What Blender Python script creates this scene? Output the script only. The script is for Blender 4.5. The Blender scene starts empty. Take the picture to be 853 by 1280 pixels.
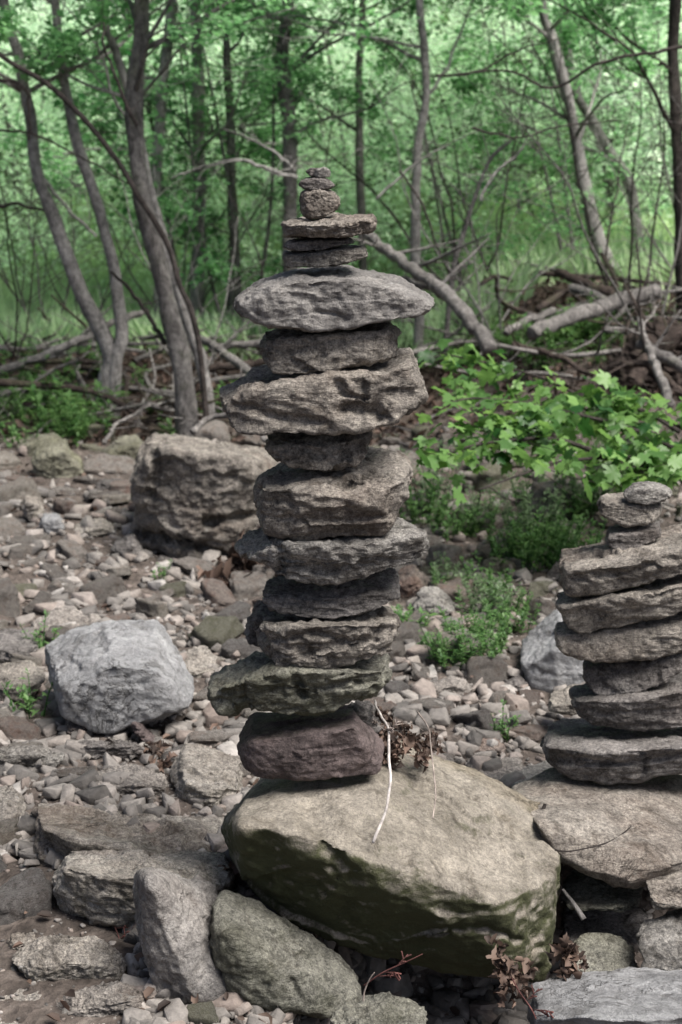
import bpy, bmesh, math, random
import numpy as np
from mathutils import Vector, Matrix
SEED = 7
random.seed(SEED)
RNG = np.random.default_rng(SEED)
S = bpy.context.scene
COL = S.collection

# ------------------------------------------------------------------ camera
CAMZ = 1.55
TILT = math.radians(13.9)
F = 1280 * 50 / 36.0
CT, ST = math.cos(TILT), math.sin(TILT)

def at(px, py, Y):
    """photo pixel (853 x 1280) and distance Y ahead of the camera -> world point"""
    a = (px - 426.5) / F
    b = (640 - py) / F
    dy = CT + b * ST
    dz = -ST + b * CT
    k = Y / dy
    return np.array([a * k, Y, CAMZ + dz * k])

def project(P):
    x = P[:, 0]; y = P[:, 1]; z = P[:, 2] - CAMZ
    d = y * CT - z * ST
    u = y * ST + z * CT
    return 426.5 + x / d * F, 640 - u / d * F, d

cam = bpy.data.cameras.new('camera')
cam.sensor_fit = 'VERTICAL'; cam.sensor_height = 36; cam.lens = 50
cam.clip_start = 0.05; cam.clip_end = 500
cam.dof.use_dof = True; cam.dof.focus_distance = 2.72; cam.dof.aperture_fstop = 5.6
co = bpy.data.objects.new('camera', cam); COL.objects.link(co)
co.location = (0, 0, CAMZ); co.rotation_euler = (math.radians(90) - TILT, 0, 0)
S.camera = co

# ------------------------------------------------------------------ numpy noise
def _hash(ix, iy, iz, seed):
    h = (ix.astype(np.int64) * 374761393 + iy.astype(np.int64) * 668265263 + iz.astype(np.int64) * 2147483647 + seed * 974634777) & 0xffffffff
    h = ((h ^ (h >> 13)) * 1274126177) & 0xffffffff
    h = ((h ^ (h >> 16)) * 2246822519) & 0xffffffff
    h = h ^ (h >> 15)
    return (h & 0xffffff) / float(0x7fffff) - 1.0

def vnoise(P, seed=0):
    I = np.floor(P); f = P - I
    w = f * f * f * (f * (f * 6 - 15) + 10)
    ix, iy, iz = I[:, 0].astype(np.int64), I[:, 1].astype(np.int64), I[:, 2].astype(np.int64)
    r = np.zeros(len(P))
    for a in (0, 1):
        wx = w[:, 0] if a else 1 - w[:, 0]
        for b in (0, 1):
            wy = w[:, 1] if b else 1 - w[:, 1]
            for c in (0, 1):
                wz = w[:, 2] if c else 1 - w[:, 2]
                r += wx * wy * wz * _hash(ix + a, iy + b, iz + c, seed)
    return r

def fbm(P, octv=4, seed=0, gain=0.5, lac=2.03):
    r = np.zeros(len(P)); a = 1.0; Q = P.copy()
    for o in range(octv):
        r += a * vnoise(Q, seed + o * 17); a *= gain; Q = Q * lac + 13.7
    return r

def ridged(P, octv=4, seed=0):
    r = np.zeros(len(P)); a = 1.0; Q = P.copy()
    for o in range(octv):
        r += a * (1 - 2 * np.abs(vnoise(Q, seed + o * 31))); a *= 0.5; Q = Q * 2.07 + 5.3
    return r

def smooth01(x, a, b):
    t = np.clip((x - a) / (b - a), 0, 1)
    return t * t * (3 - 2 * t)

# ------------------------------------------------------------------ mesh / object helpers
def mesh_from(name, V, faces, smooth=True, attr=None):
    """faces: (N,k) int array or list of such arrays"""
    if not isinstance(faces, list): faces = [faces]
    faces = [np.asarray(f, dtype=np.int32) for f in faces if len(f)]
    me = bpy.data.meshes.new(name)
    V = np.asarray(V, dtype=np.float32)
    me.vertices.add(len(V)); me.vertices.foreach_set('co', V.ravel())
    loops = np.concatenate([f.ravel() for f in faces])
    sizes = np.concatenate([np.full(len(f), f.shape[1], dtype=np.int32) for f in faces])
    starts = np.concatenate([[0], np.cumsum(sizes)[:-1]]).astype(np.int32)
    me.loops.add(len(loops)); me.loops.foreach_set('vertex_index', loops)
    me.polygons.add(len(sizes)); me.polygons.foreach_set('loop_start', starts)
    me.update(calc_edges=True)
    me.validate()
    if smooth: me.polygons.foreach_set('use_smooth', np.ones(len(me.polygons), dtype=bool))
    if attr is not None:
        at_ = me.attributes.new('tone', 'FLOAT', 'POINT')
        at_.data.foreach_set('value', np.asarray(attr, dtype=np.float32))
    return me

def obj(name, me, mat, parent=None, loc=None):
    if mat is not None and len(me.materials) == 0: me.materials.append(mat)
    o = bpy.data.objects.new(name, me); COL.objects.link(o)
    me.name = name
    if loc is not None: o.location = loc
    if parent is not None: o.parent = parent
    return o

def empty(name, loc):
    o = bpy.data.objects.new(name, None); COL.objects.link(o); o.location = loc
    o.empty_display_size = 0.1
    return o

def tag(o, label=None, cat=None, group=None, kind=None):
    if label: o['label'] = label
    if cat: o['category'] = cat
    if group: o['group'] = group
    if kind: o['kind'] = kind
    return o

def copy_tree(o, parent=None):
    c = o.copy(); COL.objects.link(c)
    if parent is not None: c.parent = parent
    for ch in list(o.children): copy_tree(ch, c)
    return c

# ------------------------------------------------------------------ materials
def nt(name):
    m = bpy.data.materials.new(name); m.use_nodes = True
    t = m.node_tree; t.nodes.clear()
    out = t.nodes.new('ShaderNodeOutputMaterial')
    return m, t, out

def N(t, typ, **kw):
    n = t.nodes.new(typ)
    for k, v in kw.items():
        if k == 'inp':
            for kk, vv in v.items(): n.inputs[kk].default_value = vv
        else: setattr(n, k, v)
    return n

def ramp(t, stops, interp='LINEAR'):
    r = t.nodes.new('ShaderNodeValToRGB'); r.color_ramp.interpolation = interp
    e = r.color_ramp.elements
    while len(e) < len(stops): e.new(0.5)
    for i, (p, c) in enumerate(stops):
        e[i].position = p; e[i].color = (*c, 1) if len(c) == 3 else c
    return r

def mixc(t, fac, a, b, mode='MIX'):
    m = t.nodes.new('ShaderNodeMix'); m.data_type = 'RGBA'; m.blend_type = mode
    for sock, v in ((m.inputs[0], fac), (m.inputs[6], a), (m.inputs[7], b)):
        if isinstance(v, (int, float)): sock.default_value = v
        elif isinstance(v, tuple): sock.default_value = (*v, 1)
        else: t.links.new(v, sock)
    return m.outputs[2]

def math_(t, op, a, b=None, clamp=False):
    m = t.nodes.new('ShaderNodeMath'); m.operation = op; m.use_clamp = clamp
    for i, v in enumerate((a, b)):
        if v is None: continue
        if isinstance(v, (int, float)): m.inputs[i].default_value = v
        else: t.links.new(v, m.inputs[i])
    return m.outputs[0]

def rock_mat(name, light, dark, stain=(0.16, 0.10, 0.06), stain_amt=0.35, moss=None, moss_amt=0.0, vary=0.25, bump=1.0, speck=0.5, tilt=0.0, zs=3.5):
    m, t, out = nt(name); L = t.links
    tc = N(t, 'ShaderNodeTexCoord'); oi = N(t, 'ShaderNodeObjectInfo')
    off = N(t, 'ShaderNodeVectorMath', operation='SCALE'); off.inputs[0].default_value = (37, 21, 53)
    L.new(oi.outputs['Random'], off.inputs['Scale'])
    co_ = N(t, 'ShaderNodeVectorMath', operation='ADD'); L.new(tc.outputs['Object'], co_.inputs[0]); L.new(off.outputs[0], co_.inputs[1])
    mp = N(t, 'ShaderNodeMapping'); mp.inputs['Rotation'].default_value = (0.12, tilt, 0); mp.inputs['Scale'].default_value = (1, 1, zs)
    L.new(co_.outputs[0], mp.inputs[0])
    def noise(src, sc, det=8, rough=0.6, dist=0.0):
        n = N(t, 'ShaderNodeTexNoise', inp={'Scale': sc, 'Detail': det, 'Roughness': rough, 'Distortion': dist}); L.new(src, n.inputs['Vector']); return n.outputs['Fac']
    n1 = noise(co_.outputs[0], 7, 9, 0.68, 0.3)
    ns = noise(mp.outputs[0], 16, 8, 0.7, 0.4)
    nf = noise(co_.outputs[0], 110, 6, 0.75)
    nb = noise(co_.outputs[0], 2.6, 4, 0.6)
    r1 = ramp(t, [(0.26, dark), (0.46, tuple(0.45 * a + 0.55 * b for a, b in zip(dark, light))), (0.66, light)]); L.new(n1, r1.inputs[0])
    r2 = ramp(t, [(0.32, (0.45, 0.45, 0.45)), (0.62, (1.15, 1.15, 1.15))]); L.new(ns, r2.inputs[0])
    c = mixc(t, 0.65, r1.outputs[0], r2.outputs[0], 'MULTIPLY')
    r3 = ramp(t, [(0.36, (0.35, 0.35, 0.35)), (0.5, (1, 1, 1)), (0.66, (1.6, 1.6, 1.55))]); L.new(nf, r3.inputs[0])
    c = mixc(t, min(1, speck * 1.7), c, r3.outputs[0], 'MULTIPLY')
    nq = noise(co_.outputs[0], 300, 3, 0.7)
    r3b = ramp(t, [(0.38, (0.55, 0.55, 0.55)), (0.5, (1, 1, 1)), (0.62, (1.4, 1.4, 1.38))]); L.new(nq, r3b.inputs[0])
    c = mixc(t, min(0.7, speck * 1.4), c, r3b.outputs[0], 'MULTIPLY')
    nd = noise(co_.outputs[0], 13, 7, 0.75, 0.8)
    r3c = ramp(t, [(0.36, (0.32, 0.30, 0.28)), (0.47, (1, 1, 1))]); L.new(nd, r3c.inputs[0])
    c = mixc(t, 0.75, c, r3c.outputs[0], 'MULTIPLY')
    r4 = ramp(t, [(0.50, (0, 0, 0)), (0.66, (1, 1, 1))]); L.new(nb, r4.inputs[0])
    c = mixc(t, math_(t, 'MULTIPLY', r4.outputs[0], stain_amt), c, stain)
    # pale mineral crust / lichen flecks
    nl = noise(co_.outputs[0], 24, 5, 0.75, 0.6)
    r5 = ramp(t, [(0.63, (0, 0, 0)), (0.69, (1, 1, 1))]); L.new(nl, r5.inputs[0])
    c = mixc(t, math_(t, 'MULTIPLY', r5.outputs[0], 0.35), c, tuple(min(0.5, v * 1.5) for v in light))
    nv = noise(co_.outputs[0], 5, 6, 0.7, 1.2)
    vv = math_(t, 'ABSOLUTE', math_(t, 'SUBTRACT', nv, 0.5))
    rv_ = ramp(t, [(0.0, (1, 1, 1)), (0.016, (0, 0, 0))]); L.new(vv, rv_.inputs[0])
    crack = math_(t, 'MULTIPLY', rv_.outputs[0], r4.outputs[0])
    c = mixc(t, math_(t, 'MULTIPLY', crack, 0.75), c, (0.03, 0.026, 0.022))
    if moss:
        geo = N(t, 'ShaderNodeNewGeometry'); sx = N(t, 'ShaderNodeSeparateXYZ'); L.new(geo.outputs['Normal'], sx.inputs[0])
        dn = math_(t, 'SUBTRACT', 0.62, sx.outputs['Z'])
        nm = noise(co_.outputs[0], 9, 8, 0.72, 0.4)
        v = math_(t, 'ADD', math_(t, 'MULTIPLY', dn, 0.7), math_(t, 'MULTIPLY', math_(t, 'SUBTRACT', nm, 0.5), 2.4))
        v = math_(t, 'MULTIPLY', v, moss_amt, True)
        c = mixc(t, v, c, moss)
    hv = N(t, 'ShaderNodeHueSaturation'); 
    val = math_(t, 'ADD', math_(t, 'MULTIPLY', oi.outputs['Random'], 2 * vary), 1 - vary)
    L.new(val, hv.inputs['Value']); L.new(c, hv.inputs['Color'])
    b = N(t, 'ShaderNodeBsdfPrincipled', inp={'Roughness': 0.82}); b.inputs['Specular IOR Level'].default_value = 0.3
    L.new(hv.outputs[0], b.inputs['Base Color'])
    # relief
    nb1 = noise(mp.outputs[0], 22, 10, 0.72, 0.6)
    nb2 = noise(co_.outputs[0], 65, 8, 0.7)
    vo = N(t, 'ShaderNodeTexVoronoi', feature='F1', inp={'Scale': 38.0}); L.new(co_.outputs[0], vo.inputs['Vector'])
    pit = ramp(t, [(0.0, (0, 0, 0)), (0.22, (1, 1, 1))]); L.new(vo.outputs['Distance'], pit.inputs[0])
    h = math_(t, 'ADD', math_(t, 'MULTIPLY', nb1, 0.8), math_(t, 'MULTIPLY', nb2, 0.5)); h = math_(t, 'ADD', h, math_(t, 'MULTIPLY', noise(co_.outputs[0], 190, 4, 0.7), 0.16)); h = math_(t, 'ADD', h, math_(t, 'MULTIPLY', nd, 0.7))
    h = math_(t, 'ADD', h, math_(t, 'MULTIPLY', pit.outputs[0], 0.10)); h = math_(t, 'SUBTRACT', h, math_(t, 'MULTIPLY', crack, 0.25))
    bu = N(t, 'ShaderNodeBump', inp={'Strength': 1.0, 'Distance': 0.020 * bump}); L.new(h, bu.inputs['Height'])
    L.new(bu.outputs[0], b.inputs['Normal']); L.new(b.outputs[0], out.inputs[0])
    return m

def bark_mat(name, a, b_, moss=None, bump=0.012, sz=3):
    m, t, out = nt(name); L = t.links
    tc = N(t, 'ShaderNodeTexCoord')
    mp = N(t, 'ShaderNodeMapping'); mp.inputs['Scale'].default_value = (sz, sz, 1); L.new(tc.outputs['Object'], mp.inputs[0])
    n1 = N(t, 'ShaderNodeTexNoise', inp={'Scale': 8.0, 'Detail': 10, 'Roughness': 0.8, 'Distortion': 1.0}); L.new(mp.outputs[0], n1.inputs['Vector'])
    n2 = N(t, 'ShaderNodeTexNoise', inp={'Scale': 2.2, 'Detail': 4, 'Roughness': 0.6}); L.new(tc.outputs['Object'], n2.inputs['Vector'])
    r = ramp(t, [(0.33, b_), (0.62, a)]); L.new(n1.outputs['Fac'], r.inputs[0])
    r2 = ramp(t, [(0.35, (0.55, 0.55, 0.55)), (0.65, (1.25, 1.25, 1.25))]); L.new(n2.outputs['Fac'], r2.inputs[0])
    c = mixc(t, 0.8, r.outputs[0], r2.outputs[0], 'MULTIPLY')
    if moss:
        n3 = N(t, 'ShaderNodeTexNoise', inp={'Scale': 7.0, 'Detail': 6}); L.new(tc.outputs['Object'], n3.inputs['Vector'])
        r3 = ramp(t, [(0.55, (0, 0, 0)), (0.7, (1, 1, 1))]); L.new(n3.outputs['Fac'], r3.inputs[0])
        c = mixc(t, math_(t, 'MULTIPLY', r3.outputs[0], 0.6), c, moss)
    n4 = N(t, 'ShaderNodeTexNoise', inp={'Scale': 26.0, 'Detail': 8, 'Roughness': 0.75}); L.new(tc.outputs['Object'], n4.inputs['Vector'])
    r4 = ramp(t, [(0.38, (0.45, 0.45, 0.45)), (0.52, (1, 1, 1)), (0.66, (1.5, 1.5, 1.46))]); L.new(n4.outputs['Fac'], r4.inputs[0])
    c = mixc(t, 0.8, c, r4.outputs[0], 'MULTIPLY')
    p = N(t, 'ShaderNodeBsdfPrincipled', inp={'Roughness': 0.9}); p.inputs['Specular IOR Level'].default_value = 0.2
    L.new(c, p.inputs['Base Color'])
    bu = N(t, 'ShaderNodeBump', inp={'Strength': 1.0, 'Distance': bump * 3}); L.new(math_(t, 'ADD', n1.outputs['Fac'], math_(t, 'MULTIPLY', n4.outputs['Fac'], 0.7)), bu.inputs['Height'])
    L.new(bu.outputs[0], p.inputs['Normal']); L.new(p.outputs[0], out.inputs[0])
    return m

def leaf_mat(name, c0, c1, trans=0.45, rough=0.5, tcol=None):
    m, t, out = nt(name); L = t.links
    a = N(t, 'ShaderNodeAttribute', attribute_name='tone')
    r = ramp(t, [(0.0, c0), (1.0, c1)]); L.new(a.outputs['Fac'], r.inputs[0])
    tc = N(t, 'ShaderNodeTexCoord')
    n = N(t, 'ShaderNodeTexNoise', inp={'Scale': 1.3, 'Detail': 3}); L.new(tc.outputs['Object'], n.inputs['Vector'])
    r2 = ramp(t, [(0.35, (0.7, 0.75, 0.7)), (0.65, (1.25, 1.2, 1.15))]); L.new(n.outputs['Fac'], r2.inputs[0])
    c = mixc(t, 0.7, r.outputs[0], r2.outputs[0], 'MULTIPLY')
    p = N(t, 'ShaderNodeBsdfPrincipled', inp={'Roughness': rough}); p.inputs['Specular IOR Level'].default_value = 0.35
    L.new(c, p.inputs['Base Color'])
    if trans > 0:
        tr = N(t, 'ShaderNodeBsdfTranslucent')
        hs = N(t, 'ShaderNodeHueSaturation', inp={'Saturation': 1.05, 'Value': 1.5, 'Hue': 0.49}); L.new(c, hs.inputs['Color']); L.new(hs.outputs[0], tr.inputs[0])
        mx = N(t, 'ShaderNodeMixShader', inp={0: trans}); L.new(p.outputs[0], mx.inputs[1]); L.new(tr.outputs[0], mx.inputs[2]); L.new(mx.outputs[0], out.inputs[0])
    else: L.new(p.outputs[0], out.inputs[0])
    return m

M = {}
M['grey'] = rock_mat('grey_sandstone', (0.38, 0.36, 0.33), (0.11, 0.103, 0.095), stain=(0.15, 0.115, 0.08), vary=0.12)
M['warm'] = rock_mat('warm_sandstone', (0.37, 0.335, 0.292), (0.095, 0.083, 0.072), stain=(0.17, 0.11, 0.075), vary=0.12)
M['dark'] = rock_mat('dark_shale', (0.27, 0.25, 0.235), (0.07, 0.064, 0.059), stain=(0.11, 0.08, 0.065), vary=0.12)
M['green'] = rock_mat('greenish_sandstone', (0.28, 0.272, 0.23), (0.085, 0.083, 0.068), stain=(0.13, 0.125, 0.07), moss=(0.085, 0.092, 0.045), moss_amt=0.45, vary=0.08)
M['purple'] = rock_mat('purple_brown_stone', (0.19, 0.15, 0.143), (0.06, 0.047, 0.045), stain=(0.13, 0.075, 0.06), vary=0.05, speck=0.35, zs=1.1)
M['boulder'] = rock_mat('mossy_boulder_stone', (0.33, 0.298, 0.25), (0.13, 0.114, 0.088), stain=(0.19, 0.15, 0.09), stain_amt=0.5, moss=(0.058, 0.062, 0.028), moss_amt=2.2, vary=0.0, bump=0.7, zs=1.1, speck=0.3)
M['blue'] = rock_mat('blue_grey_stone', (0.40, 0.40, 0.40), (0.17, 0.17, 0.172), stain=(0.24, 0.24, 0.24), stain_amt=0.3, vary=0.05, zs=1.1, speck=0.17)
M['grey_plain'] = rock_mat('grey_massive_stone', (0.37, 0.35, 0.325), (0.11, 0.102, 0.098), stain=(0.17, 0.135, 0.115), vary=0.05, zs=1.1, speck=0.3)
M['pale'] = rock_mat('pale_stone', (0.42, 0.385, 0.34), (0.17, 0.15, 0.13), vary=0.12, moss=(0.12, 0.13, 0.07), moss_amt=0.25)
M['bed'] = rock_mat('creek_bed_stone', (0.38, 0.345, 0.31), (0.12, 0.107, 0.096), stain=(0.22, 0.15, 0.11), stain_amt=0.4, vary=0.3)
M['bed_pink'] = rock_mat('pinkish_bed_stone', (0.34, 0.285, 0.25), (0.12, 0.098, 0.085), stain=(0.25, 0.14, 0.10), stain_amt=0.5, vary=0.25)
M['bed_green'] = rock_mat('olive_bed_stone', (0.29, 0.28, 0.215), (0.11, 0.105, 0.075), stain=(0.14, 0.14, 0.07), stain_amt=0.5, vary=0.2)
M['bark'] = bark_mat('grey_bark', (0.34, 0.32, 0.30), (0.09, 0.082, 0.076), moss=(0.13, 0.14, 0.09))
M['bark_pale'] = bark_mat('pale_bark', (0.50, 0.475, 0.45), (0.22, 0.205, 0.19))
M['bark_dark'] = bark_mat('dark_bark', (0.12, 0.10, 0.09), (0.035, 0.03, 0.028))
M['driftwood'] = bark_mat('weathered_wood', (0.40, 0.375, 0.35), (0.11, 0.10, 0.092), bump=0.012, sz=3)
M['wood_dark'] = bark_mat('rotten_wood', (0.13, 0.10, 0.085), (0.035, 0.027, 0.023), moss=(0.09, 0.09, 0.05), sz=3)
M['root'] = bark_mat('bleached_root', (0.55, 0.51, 0.48), (0.26, 0.23, 0.21), bump=0.001, sz=4)
M['root_grey'] = bark_mat('grey_root', (0.34, 0.29, 0.26), (0.15, 0.12, 0.10), bump=0.001, sz=4)
M['twig_red'] = bark_mat('reddish_twig', (0.16, 0.07, 0.06), (0.07, 0.03, 0.03), bump=0.001, sz=4)
M['leaf_far'] = leaf_mat('far_foliage_sunlit_tint', (0.32, 0.50, 0.34), (0.82, 0.94, 0.78), 0.6)  # paler leaf colours stand in for sunlight and haze on distant foliage
M['leaf_mid'] = leaf_mat('tree_foliage', (0.045, 0.15, 0.055), (0.31, 0.57, 0.28), 0.6)
M['leaf_dark'] = leaf_mat('shaded_foliage', (0.02, 0.06, 0.018), (0.08, 0.18, 0.05), 0.4)
M['maple'] = leaf_mat('maple_leaves', (0.025, 0.085, 0.02), (0.19, 0.34, 0.10), 0.45, 0.42)
M['grass'] = leaf_mat('grass_blades', (0.22, 0.36, 0.20), (0.58, 0.70, 0.46), 0.5)
M['herb'] = leaf_mat('herb_leaves', (0.05, 0.13, 0.035), (0.16, 0.28, 0.10), 0.4)
M['herb_grey'] = leaf_mat('greyish_herb_leaves', (0.09, 0.15, 0.075), (0.22, 0.30, 0.17), 0.4)
M['dead'] = leaf_mat('dead_leaves', (0.025, 0.017, 0.014), (0.17, 0.115, 0.09), 0.15, 0.7)
# ------------------------------------------------------------------ terrain
def ground_h(x, y):
    x = np.asarray(x, float); y = np.asarray(y, float)
    P = np.stack([x, y, np.zeros_like(x)], -1).reshape(-1, 3)
    n = (fbm(P * 0.9, 3, 3) * 0.035 + fbm(P * 5, 3, 9) * 0.012).reshape(x.shape)
    z = n * smooth01(np.abs(y - 2), -1, 2)
    z = z - 0.28 * smooth01(x, -0.16, 0.12) * (1 - smooth01(y, 2.75, 3.1)) * smooth01(y, 0.8, 1.6) * (1 - smooth01(x, 2.0, 2.6))   # hollow between the front boulders
    z = z + 0.11 * np.clip(y - 8.5, 0, 1.6) * smooth01(-x, 0.2, 1.0) * (1 - smooth01(y, 9.8, 11.5))
    z = z + 0.10 * np.clip(y - 5.0, 0, 6) * smooth01(x, 0.4, 1.6)
    z = z + 0.17 * np.clip(y - 12.0, 0, 3.5)
    z = z + 0.55 * np.clip(y - 15.0, 0, 14)
    z = z + 0.25 * np.clip(np.abs(x) - 6.0, 0, 10)
    return z

def gh(x, y): return float(ground_h(np.array([x]), np.array([y]))[0])

def ground_at(px, py, zoff=0.0):
    Ys = np.arange(1.4, 40, 0.01); k = Ys / (CT + (640 - py) / F * ST)
    x = (px - 426.5) / F * k; z = CAMZ + (-ST + (640 - py) / F * CT) * k
    hit = np.nonzero(z <= ground_h(x, Ys))[0]
    j = hit[0] if len(hit) else -1
    return np.array([x[j], Ys[j], z[j]])

def axis(fine0, fine1, step, far0, far1, g=1.12):
    a = list(np.arange(fine0, fine1, step)); s = step
    x = fine0; left = []
    while x > far0: s *= g; x -= s; left.append(x)
    s = step; x = a[-1]; right = []
    while x < far1: s *= g; x += s; right.append(x)
    return np.array(left[::-1] + a + right)

xs = axis(-2.6, 2.6, 0.022, -90, 90); ys = axis(1.6, 9.5, 0.026, -60, 110)
X, Y_ = np.meshgrid(xs, ys)
Z = ground_h(X, Y_)
Pn = np.stack([X, Y_, X * 0], -1).reshape(-1, 3)
Z = Z + (fbm(Pn * 26, 3, 44) * 0.007).reshape(X.shape)
V = np.stack([X, Y_, Z], -1).reshape(-1, 3)
nx, ny = len(xs), len(ys)
i = (np.arange(ny - 1)[:, None] * nx + np.arange(nx - 1)[None]).ravel()
Fq = np.stack([i, i + 1, i + nx + 1, i + nx], 1)
def ground_mat():
    m, t, out = nt('creek_bank_soil'); L = t.links
    geo = N(t, 'ShaderNodeNewGeometry'); sx = N(t, 'ShaderNodeSeparateXYZ'); L.new(geo.outputs['Position'], sx.inputs[0])
    P = geo.outputs['Position']
    def noise(sc, det=8, r=0.65):
        n = N(t, 'ShaderNodeTexNoise', inp={'Scale': sc, 'Detail': det, 'Roughness': r}); L.new(P, n.inputs['Vector']); return n.outputs['Fac']
    r1 = ramp(t, [(0.3, (0.045, 0.038, 0.033)), (0.55, (0.11, 0.093, 0.082)), (0.72, (0.20, 0.175, 0.155))]); L.new(noise(18), r1.inputs[0])
    vo = N(t, 'ShaderNodeTexVoronoi', inp={'Scale': 60.0, 'Randomness': 1.0}); L.new(P, vo.inputs['Vector'])
    rv = ramp(t, [(0.0, (0.6, 0.58, 0.56)), (1.0, (1.3, 1.25, 1.2))]); L.new(vo.outputs['Color'], rv.inputs[0])
    c = mixc(t, 0.6, r1.outputs[0], rv.outputs[0], 'MULTIPLY')
    litter = ramp(t, [(0.35, (0.02, 0.016, 0.013)), (0.65, (0.085, 0.062, 0.048))]); L.new(noise(14), litter.inputs[0])
    green = ramp(t, [(0.35, (0.03, 0.06, 0.02)), (0.65, (0.10, 0.17, 0.06))]); L.new(noise(5), green.inputs[0])
    wob = math_(t, 'MULTIPLY', math_(t, 'SUBTRACT', noise(1.5), 0.5), 2.0)
    fx = N(t, 'ShaderNodeMapRange', inp={1: 0.2, 2: 1.2}); L.new(sx.outputs['X'], fx.inputs[0])
    yy = math_(t, 'SUBTRACT', math_(t, 'ADD', sx.outputs['Y'], wob), math_(t, 'MULTIPLY', fx.outputs[0], 1.2))
    f1 = N(t, 'ShaderNodeMapRange', inp={1: 7.9, 2: 8.7}); L.new(yy, f1.inputs[0])
    f2 = N(t, 'ShaderNodeMapRange', inp={1: 10.6, 2: 12.0}); L.new(yy, f2.inputs[0])
    c = mixc(t, f1.outputs[0], c, litter.outputs[0]); c = mixc(t, f2.outputs[0], c, green.outputs[0])
    p = N(t, 'ShaderNodeBsdfPrincipled', inp={'Roughness': 0.95}); p.inputs['Specular IOR Level'].default_value = 0.15
    L.new(c, p.inputs['Base Color'])
    h = math_(t, 'ADD', noise(90, 6), math_(t, 'MULTIPLY', vo.outputs['Distance'], 0.8))
    bu = N(t, 'ShaderNodeBump', inp={'Strength': 0.8, 'Distance': 0.012}); L.new(h, bu.inputs['Height']); L.new(bu.outputs[0], p.inputs['Normal'])
    L.new(p.outputs[0], out.inputs[0]); return m
g = obj('ground', mesh_from('ground', V, Fq), ground_mat()); tag(g, kind='structure')

# ------------------------------------------------------------------ stones
_ico = {}
def ico(sub):
    if sub not in _ico:
        bm = bmesh.new(); bmesh.ops.create_icosphere(bm, subdivisions=sub, radius=1)
        bm.verts.ensure_lookup_table()
        Vv = np.array([v.co[:] for v in bm.verts]); Ff = np.array([[v.index for v in f.verts] for f in bm.faces])
        bm.free(); _ico[sub] = (Vv / np.linalg.norm(Vv, axis=1)[:, None], Ff)
    return _ico[sub]

def vnormals(V, Fc):
    a, b, c = V[Fc[:, 0]], V[Fc[:, 1]], V[Fc[:, 2]]
    fn = np.cross(b - a, c - a); n = np.zeros_like(V)
    for k in range(3): np.add.at(n, Fc[:, k], fn)
    return n / np.maximum(np.linalg.norm(n, axis=1), 1e-12)[:, None]

def hull_planes(Pn_):
    bm = bmesh.new()
    for p in Pn_: bm.verts.new(p)
    bmesh.ops.convex_hull(bm, input=bm.verts)
    bm.normal_update()
    pl = {}
    for f in bm.faces:
        if f.calc_area() < 1e-9: continue
        n = f.normal; h = n.dot(f.verts[0].co)
        if h < 0: n = -n; h = -h
        pl[tuple(round(v, 2) for v in n) + (round(h, 2),)] = (n[:], max(h, 0.05))
    bm.free()
    return np.array([v[0] for v in pl.values()]), np.array([v[1] for v in pl.values()])

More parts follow.
